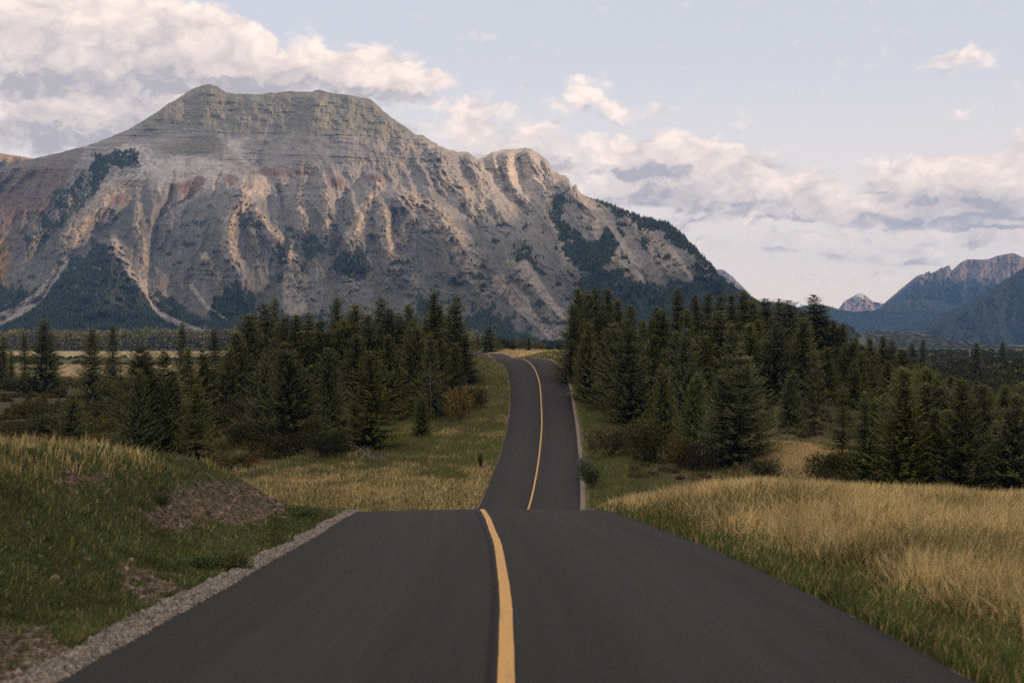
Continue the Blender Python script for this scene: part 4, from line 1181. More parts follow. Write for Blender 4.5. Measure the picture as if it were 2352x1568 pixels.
# the trees that stand packed behind those, only bits of them showing
def fillers(n, ulo, uhi, dlo, dhi, toplo, label, group, seed):
    r = np.random.default_rng(seed)
    kinds = ['dense', 'dense', 'slim', 'multi', 'dense']
    for i in range(n):
        u_ = r.uniform(ulo, uhi); d_ = r.uniform(dlo, dhi)
        top = toplo(u_) + r.uniform(6, 60)
        x, y, zt = pix(u_, top, d_)
        h = min(zt - gz(x, y), 13.5)
        if h < 2.5 or abs(x - float(road_x(min(y, 460)))) < 8.5: continue
        place_tree(kinds[i % 5], i, x, y, h, r.uniform(.95, 1.3), label, group)
topL = lambda u: float(np.interp(u, [520, 600, 640, 720, 780, 900, 1000, 1060], [790, 735, 725, 745, 715, 735, 715, 730]))
fillers(26, 530, 1050, 162, 200, topL, 'dark spruce packed inside the left grove, showing only between its neighbours', 'spruces packed inside the left grove', 5)
topR = lambda u: float(np.interp(u, [1320, 1400, 1480, 1560, 1700, 1860, 1940, 2060, 2352], [705, 700, 750, 720, 705, 725, 765, 800, 900]))
fillers(46, 1330, 2080, 160, 225, topR, 'dark spruce packed inside the right grove, showing only between its neighbours', 'spruces packed inside the right grove', 6)
topO = lambda u: float(np.interp(u, [2050, 2200, 2352, 2600], [812, 846, 862, 870]))
fillers(52, 2060, 2620, 100, 185, topO, 'dark spruce packed in the outer thicket, showing only between its neighbours', 'spruces packed in the outer thicket', 8)
fillers(18, 1985, 2200, 106, 160, lambda u: float(np.interp(u, [1940, 2000, 2100, 2180], [905, 890, 880, 885])), 'dark spruce packed in the outer thicket, showing only between its neighbours', 'spruces packed in the outer thicket', 12)
fillers(16, 1950, 2140, 175, 225, lambda u: float(np.interp(u, [1950, 2050, 2140], [772, 782, 800])), 'dark spruce packed in the outer thicket, showing only between its neighbours', 'spruces packed in the outer thicket', 14)

# ------------------------------------------------------------------ shrubs
def shrub_mesh(seed, leaves, stems, tone_a, tone_b, wid=1.0, hgt=1.0, leaf=.07, upright=.4):
    """leafy bush about 2 m across and 1.4 m tall"""
    rng = np.random.default_rng(seed)
    lob = [(rng.uniform(-.6, .6) * wid, rng.uniform(-.6, .6) * wid, rng.uniform(.45, .85) * hgt, rng.uniform(.35, .6)) for _ in range(9)]
    P = []
    for (lx, ly, lz, lr) in lob:
        k = leaves // 9
        v = rng.normal(0, 1, (k, 3)); v /= np.linalg.norm(v, axis=1)[:, None]
        r = lr * (rng.uniform(.25, 1, k) ** .45) * (1 + .25 * np.sin(v[:, 0] * 7 + v[:, 2] * 5))
        p = v * r[:, None] * np.array([1, 1, 1.05]) + np.array([lx, ly, lz])
        P.append(p)
    P = np.concatenate(P); P = P[P[:, 2] > .03]
    n = len(P)
    d = rng.normal(0, 1, (n, 3)) + np.array([0, 0, upright * 2]); d /= np.linalg.norm(d, axis=1)[:, None]
    nr = rng.normal(0, 1, (n, 3))
    ln = leaf * rng.uniform(.7, 1.7, n)
    V, q = kites(P, d, nr, ln, ln * rng.uniform(.25, .42, n))
    f = rng.random(n)[:, None] ** 1.3
    c = (np.asarray(tone_a) * (1 - f) + np.asarray(tone_b) * f) * rng.uniform(.7, 1.3, (n, 1))
    fol = mesh_np('foliage', V, [q], False, np.repeat(c, 4, 0)); fol.materials.append(m_leaf)
    parts = []
    for k in range(stems):
        lx, ly, lz, lr = lob[k % 9]
        a = np.array([rng.uniform(-.12, .12), rng.uniform(-.12, .12), -.05]); b_ = np.array([lx + rng.normal(0, .3), ly + rng.normal(0, .3), lz + rng.uniform(0, .5)])
        m_ = (a + b_) / 2 + np.array([0, 0, .12])
        parts.append(tube(np.stack([a, m_, b_]), [.018, .012, .004], 4))
    v, f_ = join(parts)
    st = mesh_np('stems', v, [f_], True, np.array([.10, .08, .06]) + 0 * v); st.materials.append(m_bark)
    return fol, st

SHR = {
 'rust': [shrub_mesh(301, 2600, 14, (.056, .048, .022), (.125, .098, .040)), shrub_mesh(302, 2400, 14, (.050, .044, .020), (.110, .092, .036), wid=1.2, hgt=.85)],
 'olive': [shrub_mesh(311, 2600, 12, (.034, .036, .014), (.090, .086, .028)), shrub_mesh(312, 2500, 12, (.032, .034, .014), (.080, .080, .026), wid=1.25, hgt=.9)],
 'yellow': [shrub_mesh(321, 2300, 12, (.070, .062, .016), (.21, .160, .028)), shrub_mesh(322, 2300, 12, (.080, .058, .014), (.24, .140, .026), hgt=1.1)],
 'green': [shrub_mesh(331, 2600, 12, (.028, .042, .015), (.070, .092, .028)), shrub_mesh(332, 2600, 12, (.026, .038, .014), (.060, .080, .026), wid=1.2)],
 'grey': [shrub_mesh(341, 900, 40, (.085, .078, .062), (.16, .145, .115), hgt=1.3, upright=1.0), shrub_mesh(342, 1500, 10, (.085, .105, .070), (.16, .18, .125), hgt=.8, leaf=.09)],
 'weed': [shrub_mesh(361, 2200, 10, (.070, .085, .024), (.20, .205, .050), leaf=.10, hgt=.7, upright=.8), shrub_mesh(362, 2200, 10, (.040, .062, .022), (.105, .150, .050), leaf=.10, hgt=.6, upright=.8)],
 'dark': [shrub_mesh(351, 2600, 12, (.020, .024, .012), (.050, .050, .022)), shrub_mesh(352, 2600, 12, (.022, .022, .012), (.056, .046, .022), wid=1.2)],
}
 
_shm = {}
def place_shrub(kind, var, x, y, s, sz, label, group=None, name='shrub', cat='shrub', rz=None):
    fol, st = SHR[kind][var % 2]
    e = bpy.data.objects.new(name, None); COL.objects.link(e)
    e.location = (x, y, gz(x, y) - .03); e.scale = (s, s, sz); e.rotation_euler = (0, 0, rngT.uniform(0, 6.28) if rz is None else rz)
    e.empty_display_size = .3
    tag(e, label, cat, group)
    k = (kind, var % 2)
    if k not in _shm:
        _shm[k] = (link('foliage', fol, None, e), link('stems', st, None, e))
    else:
        for src in _shm[k]:
            c = src.copy(); COL.objects.link(c); c.parent = e
    return e

def cast(u, v, dmin=6.0, dmax=900.0, h=0.0):
    """where the sight line through (u, v) meets the ground"""
    d = np.concatenate([np.arange(dmin, 60, .05), np.arange(60, dmax, .4)])
    x, y, z = pix(u, v, d)
    g_ = ground_z(x, y) + h
    i = np.argmax(z <= g_)
    return float(x[i]), float(y[i])

def shrub_at(u, vb, wpx, hpx, kind, var, label, group=None, d=None, **k):
    """shrub whose foot is seen at (u, vb) and that spans wpx by hpx on the photograph"""
    if d is None:
        x, y = cast(u, vb, 60)
    else:
        x, y, _ = pix(u, vb, d)
    s = wpx * y / F / 2.0; sz = hpx * y / F / 1.25
    return place_shrub(kind, var, x, y, s, sz, label, group, **k)

SL, SR, SB = 'shrubs in the hollow on the left of the road', 'shrubs before the right grove', 'bushes beyond the far crest'
for a in [
 (560, 965, 90, 60, 'rust', 0, 'rusty brown shrub below the field end of the left grove', SL), (505, 980, 80, 55, 'rust', 1, 'rusty brown shrub beside the small yellow green spruce', SL),
 (620, 1005, 110, 55, 'rust', 0, 'wide rusty shrub at the foot of the large grey green spruce', SL), (545, 1025, 110, 55, 'olive', 0, 'olive brown shrub in front of the rusty pair in the hollow', SL),
 (690, 1020, 100, 60, 'rust', 1, 'dark rusty shrub left of the meadow\'s brushy corner', SL), (745, 1050, 120, 60, 'dark', 0, 'dark rounded shrub at the edge of the meadow, field side of the dead branches', SL),
 (650, 1045, 120, 50, 'dark', 1, 'low dark shrub between the grassy mound and the meadow', SL), (790, 1030, 80, 50, 'olive', 1, 'olive shrub behind the thin dead stem at the meadow edge', SL),
 (1055, 965, 90, 70, 'yellow', 1, 'orange yellow shrub at the top of the meadow near the road', SL), (1090, 940, 60, 50, 'olive', 0, 'olive shrub between the orange one and the road bank', SL),
 (930, 960, 60, 40, 'yellow', 0, 'small yellowish shrub between the two spruces at the meadow edge', SL), (780, 930, 70, 50, 'rust', 0, 'rusty shrub in the shade under the middle of the left grove', SL),
 (80, 955, 130, 40, 'rust', 1, 'rusty brown shrub on the dark rise at the picture\'s field side', SL), (230, 965, 120, 45, 'olive', 1, 'olive shrub roadward of the squat bluish spruce', SL),
 (60, 905, 120, 35, 'olive', 0, 'olive shrub in front of the biggest hay field spruce', SL), (265, 925, 90, 40, 'dark', 0, 'dark shrub beneath the thin young spruce', SL),
 (90, 1000, 150, 50, 'olive', 1, 'broad olive shrub above the golden crest of the mound', SL),
 (1425, 960, 90, 60, 'yellow', 0, 'yellow brown shrub nearest the verge before the right grove', SR), (1390, 925, 60, 40, 'rust', 0, 'dark rusty shrub at the verge below the tall trio', SR),
 (1400, 1050, 110, 75, 'rust', 1, 'big rusty brown shrub beside the right gravel edge', SR), (1480, 1060, 130, 80, 'olive', 0, 'broad olive brown shrub next outward from the big rusty one', SR),
 (1560, 1075, 120, 75, 'rust', 0, 'brown shrub between the broad olive one and the largest spruce', SR), (1500, 1000, 110, 40, 'yellow', 0, 'low yellowish shrub in the grass gap before the grove', SR),
 (1610, 1085, 90, 70, 'dark', 1, 'dark shrub at the foot of the largest front spruce', SR), (1345, 1100, 46, 60, 'grey', 1, 'grey green leafy weed clump by the right gravel edge', SR), (1362, 1122, 50, 50, 'green', 0, 'fresh green weed clump in front of the grey green one', SR),
 (1900, 1105, 100, 62, 'olive', 0, 'round olive shrub on the near side of the grassy knoll', SR), (1935, 1095, 70, 60, 'yellow', 0, 'yellow olive shrub beside the round one on the grassy knoll', SR), (1750, 1100, 90, 45, 'dark', 0, 'dark shrub beside the skirts of the largest spruce', SR),
]:
    shrub_at(*a)
for i, (u_, vb, wp, hp, kd, lab) in enumerate([
 (1085, 790, 26, 24, 'yellow', 'yellow bush beside the left grove at the end of the bushy line'), (1100, 792, 24, 22, 'olive', 'olive bush second in the bushy line from the left grove'), (1116, 795, 22, 26, 'green', 'dark green bush below the little spruce in the bushy line'),
 (1128, 797, 26, 22, 'yellow', 'yellow green bush just past the little spruce in the bushy line'), (1145, 796, 30, 22, 'green', 'large dark green bush in the middle of the bushy line'), (1160, 797, 26, 20, 'green', 'second dark green bush in the middle of the bushy line'),
 (1141, 788, 20, 20, 'yellow', 'bright yellow bush standing behind the dark green ones'), (1178, 797, 28, 20, 'olive', 'olive bush roadward of the dark green pair'), (1196, 798, 28, 20, 'yellow', 'yellow green bush before the stout little spruce'),
 (1207, 797, 20, 18, 'olive', 'low olive bush against the stout little spruce'), (1232, 798, 28, 16, 'yellow', 'orange bush outward of the stout little spruce'), (1246, 800, 22, 12, 'yellow', 'low orange yellow bush at the end of the colourful line'),
 (1262, 801, 26, 11, 'green', 'low green bush between the orange ones and the right grove'), (1284, 802, 24, 16, 'green', 'green bush touching the right grove\'s road end')]):
    x, y, _ = pix(u_, vb, 345 + (i * 37) % 50)
    place_shrub(kd, i + (1 if 'range' in lab else 0), x, y, wp * y / F / 2.0, hp * y / F / 1.25 + .5, lab, SB, 'bush', 'bush')

# brush that closes into one cover: many small bushes no one could count
def brush(label, n, region, kinds, seed, smin, smax, nlv=150, leaf=.17):
    """leafy cover over a stretch of ground; region(x, y) says where it grows"""
    r = np.random.default_rng(seed)
    x, y, kk, s = region(r, n)
    n = len(x)
    z = ground_z(x, y)
    tot = n * nlv
    bi = np.repeat(np.arange(n), nlv)
    v = r.normal(0, 1, (tot, 3)); v[:, 2] = np.abs(v[:, 2]); v /= np.linalg.norm(v, axis=1)[:, None]
    lump = 1 + .35 * np.sin(v[:, 0] * 5 + bi) * np.cos(v[:, 1] * 6 + bi * 2.1)
    sc = (smin + (smax - smin) * s)[bi]
    p = v * (r.uniform(.3, 1, tot) ** .5 * lump * sc)[:, None] * np.array([1.0, 1.0, .72])
    p = p + np.stack([x, y, z], 1)[bi]
    d = r.normal(0, .8, (tot, 3)) + np.array([0, 0, .8]); d /= np.linalg.norm(d, axis=1)[:, None]
    ln = leaf * r.uniform(.7, 1.8, tot) * np.clip(y[bi] / 130, .6, 4)
    V, q = kites(p, d, r.normal(0, 1, (tot, 3)), ln, ln * r.uniform(.22, .4, tot))
    pal = np.array(kinds)
    base = pal[kk][bi]
    c = base * r.uniform(.5, 1.5, (tot, 1))
    me = mesh_np('brush', V, [q], False, np.repeat(c, 4, 0))
    return tag(link('brush', me, m_leaf), label, 'brush', kind='stuff')

def reg_left(r, n):
    y = np.where(r.random(n) < .55, r.uniform(72, 200, n), r.uniform(150, 400, n)); x = -r.uniform(.06, .5, n) * y
    dx_ = x - road_x(y)
    m = (dx_ < -16 - 9 * sm(150, 110, y) + 6 * fbm(x / 14, y / 14, 3, 71)) & (x > -.50 * y) & (fbm(x / 20, y / 16, 3, 73) > -.25) & ((dx_ < -60) | (y < 200))
    x, y = x[m], y[m]
    k = np.where(fbm(x / 15, y / 15, 3, 75) > .02, 0, 1); k = np.where(r.random(len(x)) < .25, r.integers(0, 4, len(x)), k)
    return x, y, k, r.random(len(x)) ** 2
PAL = [(.090, .072, .030), (.068, .062, .024), (.045, .044, .020), (.110, .080, .030)]
brush('rusty and olive brush filling the hollow on the left of the road', 4200, reg_left, PAL, 801, .35, 1.15)
def reg_right(r, n):
    x = r.uniform(6, 75, n); y = r.uniform(84, 200, n)
    dx_ = x - road_x(y)
    kn = np.exp(-((x - 24) / 8) ** 2 - ((y - 120) / 16) ** 2)
    m = (dx_ > 7.5 + 2 * fbm(x / 9, y / 9, 3, 81)) & (x < .48 * y) & (kn < .22) & ((y > 96) | (x > 32))
    x, y = x[m], y[m]
    k = np.where(fbm(x / 12, y / 12, 3, 85) > .0, 0, 1); k = np.where(r.random(len(x)) < .3, r.integers(0, 4, len(x)), k)
    return x, y, k, r.random(len(x)) ** 2
brush('brown brush under and before the right grove', 1500, reg_right, PAL, 802, .3, .95)
def reg_flat(r, n):
    y = 190 * np.exp(r.uniform(0, 2.15, n)); x = y * r.uniform(.20, .50, n)
    m = (fbm(x / (y * .10), y / (y.mean() * .25), 3, 91) > -.22)
    x, y = x[m], y[m]
    k = np.where(fbm(x / (y * .05), y / 60, 3, 95) > .05, 0, 1); k = np.where(r.random(len(x)) < .4, r.integers(0, 5, len(x)), k)
    return x, y, k, r.random(len(x)) ** 1.5
brush('olive and grey willow brush covering the flat on the right', 2300, reg_flat, [(.062, .064, .024), (.050, .048, .022), (.095, .088, .070), (.110, .098, .030), (.036, .042, .018)], 803, 1.1, 3.2, 150, .26)
def reg_plain(r, n):
    y = r.choice([205., 235., 650., 700, 760, 820, 870], n) * r.uniform(.96, 1.04, n); x = -y * r.uniform(.05, .5, n)
    m = (fbm(x / (y * .12), y / 200, 3, 97) > .0)
    x, y = x[m], y[m]
    return x, y, r.integers(0, 3, len(x)), r.random(len(x)) ** 2
brush('dark scrub lines between the pale hay fields', 900, reg_plain, [(.050, .050, .022), (.066, .066, .026), (.04, .045, .02)], 804, .8, 2.2, 90, .2)

# the aspen belt at the foot of the mountain: a far wood seen as one band
def aspens(n, seed):
    r = np.random.default_rng(seed)
    y = r.uniform(1540, 1760, n); x = -y * r.uniform(.02, .50, n)
    y = np.where(r.random(n) < .5, 1540 + r.uniform(0, 25, n), y)
    h = r.uniform(15, 24, n) * (1 + .25 * fbm(x / 70, y / 70, 2, 111)); z = ground_z(x, y)
    nl = 64
    bi = np.repeat(np.arange(n), nl); tot = n * nl
    v = r.normal(0, 1, (tot, 3)); v /= np.linalg.norm(v, axis=1)[:, None]
    p = v * (r.uniform(.4, 1, tot) ** .5)[:, None] * np.stack([h * .27, h * .27, h * .42], 1)[bi] + np.stack([x, y, z + h * .57], 1)[bi]
    d = r.normal(0, 1, (tot, 3)); d /= np.linalg.norm(d, axis=1)[:, None]
    ln = r.uniform(2.0, 4.6, tot)
    V, q = kites(p, d, r.normal(0, 1, (tot, 3)), ln, ln * .4)
    f = sm(-.25, .3, fbm(x / 60, y / 60, 3, 113))[bi][:, None]
    c = (np.array([.235, .185, .045]) * f + np.array([.20, .20, .065]) * (1 - f)) * r.uniform(.6, 1.4, (tot, 1))
    bare = (fbm(x / 90, y / 200, 3, 117) > .27)[bi][:, None]
    c = np.where(bare, np.array([.15, .12, .085]) * r.uniform(.7, 1.3, (tot, 1)), c)
    # pale stems
    a = np.stack([x, y, z], 1)
    sv = np.stack([a + [-.10, 0, -.5], a + [.10, 0, -.5], a + np.stack([.05 + 0 * h, 0 * h, h * .8], 1), a + np.stack([-.05 + 0 * h, 0 * h, h * .8], 1)], 1).reshape(-1, 3)
    Vt = np.concatenate([V, sv]); qt = np.concatenate([q, np.arange(n * 4).reshape(-1, 4) + len(V)])
    cc = np.concatenate([np.repeat(c, 4, 0), np.array([.21, .19, .165]) + 0 * sv])
    me = mesh_np('aspen_belt', Vt, [qt], False, cc)
    tag(link('aspen_belt', me, m_leaf), 'belt of yellowing aspens along the foot of the great mountain', 'aspen wood', kind='stuff')
aspens(1800, 121)

# ------------------------------------------------------------------ grass
m_grass = mat_tone('grass_blades', .85, .2, .9, 3.0, spec=.12, transl=.30)

def blades(name, label, x, y, h, wd, tone, seed, lean=.35, bend=.5, z=None):
    r = np.random.default_rng(seed)
    n = len(x)
    z = ground_z(x, y) if z is None else z
    a = r.uniform(0, 2 * math.pi, n)
    wx, wy = np.cos(a) * wd * .5, np.sin(a) * wd * .5
    la = r.uniform(0, 2 * math.pi, n); lm = np.abs(r.normal(0, lean, n)) * h
    lx, ly = np.cos(la) * lm + .12 * h, np.sin(la) * lm
    b = np.stack([x, y, z - .03], 1)
    m = b + np.stack([lx * .35, ly * .35, h * .58], 1)
    t = b + np.stack([lx, ly, h * (1 - bend * .25 * r.random(n))], 1)
    W_ = np.stack([wx, wy, 0 * wx], 1)
    V = np.stack([b - W_, b + W_, m + W_ * .75, m - W_ * .75, t], 1).reshape(-1, 3)
    i = (np.arange(n) * 5)[:, None]
    sc_ = np.clip(y / 22, 1, 6)
    tone = tone * np.clip(1 + .55 * fbm(x / (1.3 * sc_), y / (2.2 * sc_), 3, seed) + .3 * fbm(x / (.35 * sc_), y / (.35 * sc_), 2, seed + 1), .35, 1.9)[:, None]
    c = np.repeat(tone, 5, 0)
    me = mesh_np(name, V, [i + np.array([[0, 1, 2, 3]]), i + np.array([[3, 2, 4]])], False, c)
    return tag(link(name, me, m_grass), label, 'grass', kind='stuff')

def sample(n, ylo, yhi, xr, seed, power=1.0):
    r = np.random.default_rng(seed)
    y = ylo * (yhi / ylo) ** (r.random(n) ** power)
    lo, hi = xr(y)
    x = lo + (hi - lo) * r.random(n)
    return x, y, r

GREEN, GREEN2, STRAW, STRAW2, OLIVE, RUST, GREY = (np.array(c) for c in ((.070, .100, .033), (.110, .140, .042), (.62, .475, .235), (.44, .325, .14), (.165, .150, .050), (.125, .082, .042), (.115, .135, .085)))
def pick(r, n, cols, ps):
    k = r.choice(len(cols), n, p=np.array(ps) / sum(ps))
    return np.array(cols)[k] * r.uniform(.65, 1.35, (n, 1))

# left bank, short turf broken by bare soil
x, y, r = sample(520000, 6.5, 50, lambda y: (-.50 * y - 1.0, road_x(y) - 3.9), 901, 1.0)
dx_ = x - road_x(y)
edge_ = 3.76 + .16 * fbm(y / 1.1, x * 0 + 2, 3, 911) + .25 * fbm(y / 4, x * 0 + 5, 2, 912)
k_ = (r.random(len(x)) > .95 * soil_bare(x, y, ground_z(x, y))) & (-dx_ > edge_)
tuft = fbm(x / .5, y / .5, 3, 913); k_ &= (tuft > -.62 + .25 * (y > 30)) 
x, y, dx_, tuft = x[k_], y[k_], dx_[k_], tuft[k_]
n = len(x)
tall = sm(-7.0, -9.0, dx_ + .8 * fbm(x / 3, y / 3, 2, 914)) 
h = (r.uniform(.035, .13, n) * (1 + 1.3 * np.clip(tuft, 0, 1))) * (1 - tall) + tall * r.uniform(.07, .22, n)
tn = pick(r, n, [GREEN, GREEN2, OLIVE, GREY, STRAW2], [4.6, 2.2, 2.0, 2.0, .9])
ts = pick(r, n, [STRAW, STRAW2, OLIVE, GREEN], [2.5, 3.5, 2, 1])
f_ = (r.random(n) < .88 * tall)[:, None]
blades('grass', 'short green turf with bare patches on the near bank left of the road', x, y, h, .004 + .0006 * y, np.where(f_, ts, tn), 921, .45)
# taller stalks on the crest of the mound
x, y, r = sample(16000, 17, 47, lambda y: (-.50 * y - 1, road_x(y) - 6.4), 902)
dx_ = x - road_x(y); k_ = fbm(x / 2.2, y / 2.2, 2, 915) > -.12; x, y = x[k_], y[k_]; n = len(x)
blades('grass', 'thin straw stalks standing along the crest of the near left mound', x, y, r.uniform(.12, .36, n), .004 + .0004 * y, pick(r, n, [STRAW, STRAW2, OLIVE], [3, 3, 2]), 922, .30)
# right bank, tall dry grass with a green fringe by the asphalt
x, y, r = sample(470000, 6.5, 56, lambda y: (road_x(y) + 3.54, .52 * y + 4), 903, 1.0)
dx_ = x - road_x(y)
g1 = fbm(x / 1.6, y / 3.0, 3, 916); g2 = fbm(x / .45, y / .45, 2, 917); g3 = fbm(x / 5, y / 9, 3, 918)
fr = sm(4.75, 3.95, dx_ + .55 * g1 - .30 * sm(24, 10, y) + .4 * sm(26, 40, y))      # the fringe widens towards the eye
k_ = (dx_ > 3.58 + .08 * g2) & (r.random(len(x)) < .55 + .45 * sm(-.4, .2, g2)); 
x, y, dx_, fr, g1, g3 = (q_[k_] for q_ in (x, y, dx_, fr, g1, g3)); n = len(x)
h = lerp(r.uniform(.30, .66, n), r.uniform(.10, .26, n), fr) * (1 + .25 * g1) * sm(3.3, 4.0, dx_ + .25)
gmix = np.clip(sm(.0, .42, g3 + .10 + .35 * sm(26, 12, y)) * .62, 0, 1)
a_ = pick(r, n, [STRAW, STRAW2, OLIVE], [4.2, 2.6, 1.0]); b_ = pick(r, n, [GREEN, OLIVE, STRAW2, RUST], [2, 3, 2, 1.0]); c_ = pick(r, n, [GREEN, GREEN2, OLIVE, STRAW2], [4, 3, 2, 1.8])
tn = np.where((r.random(n) < gmix)[:, None], b_, a_); tn = np.where((r.random(n) < fr)[:, None], c_, tn)
blades('grass', 'tall dry golden grass with a green fringe on the bank right of the road', x, y, h, .0045 + .0006 * y, tn, 923, .42)

def reg_near(r, n):
    y = 9 * (42 / 9) ** r.random(n); x = road_x(y) + 4.4 + (.45 * y - 2) * r.random(n)
    m = fbm(x / 2.2, y / 3.5, 3, 98) > .16
    x, y = x[m], y[m]
    return x, y, r.integers(0, 5, len(x)), r.random(len(x)) ** 2
brush('scattered low weeds among the dry grass of the near right bank', 420, reg_near, [(.085, .10, .035), (.12, .085, .040), (.060, .075, .026), (.16, .12, .06), (.10, .115, .045)], 805, .10, .34, 110, .050)

def reg_bank(r, n):
    y = 7.5 * (46 / 7.5) ** r.random(n); x = road_x(y) - 4.1 - (.42 * y - 1.5) * r.random(n)
    m = (fbm(x / 1.6, y / 1.9, 3, 99) > .08) & (x > -.5 * y) & (r.random(n) > soil_bare(x, y, ground_z(x, y)) * .8)
    x, y = x[m], y[m]
    return x, y, r.integers(0, 5, len(x)), r.random(len(x)) ** 2.5
brush('low leafy weeds scattered through the turf of the near left bank', 900, reg_bank, [(.060, .088, .034), (.075, .10, .045), (.048, .072, .028), (.095, .115, .060), (.10, .085, .045)], 806, .05, .24, 90, .038)

# the meadow in the dip, left of the road
x, y, r = sample(190000, 78, 178, lambda y: (road_x(y) - 44, road_x(y) - 3.7), 904)
dx_ = x - road_x(y)
g1 = fbm(x / 4, y / 5, 3, 931); g2 = fbm(x / 1.2, y / 1.2, 2, 932)
k_ = (x > -.5 * y) & (r.random(len(x)) < 1.0 - .55 * sm(-14, -24, dx_)); x, y, dx_, g1, g2 = (q_[k_] for q_ in (x, y, dx_, g1, g2)); n = len(x)
gold = sm(.0, .4, g1 + .75 * np.exp(-((y - 102) / 12) ** 2) + .10 * sm(-6, -3.5, dx_))
tn = np.where((r.random(n) < gold * .9)[:, None], pick(r, n, [STRAW, STRAW2, OLIVE], [2.4, 3, 3]), pick(r, n, [OLIVE, GREEN2, GREEN, RUST], [4.2, 2.4, 1.0, .8]))
blades('grass', 'green and golden meadow grass in the dip left of the road', x, y, r.uniform(.16, .46, n) * (1 + .4 * g2), .040 + 0 * x, tn, 924, .4)
# the verge and knoll right of the road
x, y, r = sample(150000, 78, 176, lambda y: (road_x(y) + 3.7, road_x(y) + 36), 905)
dx_ = x - road_x(y)
g1 = fbm(x / 4, y / 5, 3, 933)
kn = np.exp(-((x - 24) / 8) ** 2 - ((y - 122) / 14) ** 2)
k_ = (dx_ > 4.2 + .35 * fbm(y / 3, x * 0, 2, 934)) & (r.random(len(x)) < np.maximum(sm(14, 6, dx_), sm(.1, .35, kn))) & (x < .5 * y); x, y, dx_, g1, kn = (q_[k_] for q_ in (x, y, dx_, g1, kn)); n = len(x)
tn = np.where((r.random(n) < sm(.30, .6, kn + .3 * g1) * sm(104, 110, y + 4 * g1))[:, None], pick(r, n, [STRAW, STRAW2], [2, 2]), pick(r, n, [OLIVE, GREEN2, GREEN, RUST], [3, 2.5, 2.5, .4]))
blades('grass', 'green verge and straw topped knoll before the right grove', x, y, r.uniform(.14, .40, n), .040 + 0 * x, tn, 925, .4)
# banks and bench around the second crest
x, y, r = sample(120000, 172, 430, lambda y: (road_x(np.minimum(y, 450)) - 60, road_x(np.minimum(y, 450)) + 60), 906)
dx_ = x - road_x(y)
g1 = fbm(x / 6, y / 8, 3, 935)
k_ = (np.abs(dx_) > 3.9) & (np.abs(dx_) < 30 + 30 * (y > 230)); x, y, dx_, g1 = (q_[k_] for q_ in (x, y, dx_, g1)); n = len(x)
gold = sm(203, 222, y) * sm(-.35, .1, g1 + .25 - .9 * np.exp(-((dx_ - 7) / 4) ** 2) * (y < 240))
lf_ = (dx_ < 0) & (y < 222)
tn = np.where((r.random(n) < gold)[:, None], pick(r, n, [STRAW, STRAW2, OLIVE], [4, 2, .6]), pick(r, n, [OLIVE, GREEN2, GREEN, STRAW2], [4, 1.6, 1.6, 1.2]))
blades('grass', 'grass on the banks of the far crest and the golden bench behind it', x, y, r.uniform(.15, .42, n), .05 + .0003 * y, tn, 926, .4)

# ------------------------------------------------------------------ stones, wood and the pole
m_stone = mat_tone('field_stone', .9, .35, 9.0, 5.0, .5, 16.0, .15)
def stone_mesh(seed, tone):
    r = np.random.default_rng(seed)
    th = np.linspace(0, math.pi, 13); ph = np.linspace(0, 2 * math.pi, 20, endpoint=False)
    T_, P_ = np.meshgrid(th, ph, indexing='ij')
    v = np.stack([np.sin(T_) * np.cos(P_), np.sin(T_) * np.sin(P_), np.cos(T_)], -1)
    rad = np.ones(T_.shape)
    for k in range(12):
        nrm = r.normal(0, 1, 3); nrm /= np.linalg.norm(nrm)
        dd = v @ nrm; cap = r.uniform(.62, .92)
        rad = np.minimum(rad, np.where(dd > .05, cap / np.maximum(dd, .05), 9))
    rad = rad * (1 + .05 * fbm(v[..., 0] * 3 + seed, v[..., 2] * 3 + v[..., 1] * 2, 3, seed))
    v = v * rad[..., None] * np.array([1.0, r.uniform(.65, .95), r.uniform(.5, .8)])
    nt, npn = T_.shape
    i = np.arange(nt - 1)[:, None] * npn + np.arange(npn)[None, :]; j = np.arange(nt - 1)[:, None] * npn + (np.arange(npn)[None, :] + 1) % npn
    q = np.stack([i.ravel(), (i + npn).ravel(), (j + npn).ravel(), j.ravel()], 1)
    c = np.asarray(tone) * (1 + .25 * fbm(v[..., 0] * 2, v[..., 1] * 2 + v[..., 2], 2, seed + 5))[..., None]
    return mesh_np('rock', v.reshape(-1, 3), [q], True, c.reshape(-1, 3))
TG, TB, TP = (.25, .235, .21), (.27, .215, .165), (.36, .30, .26)
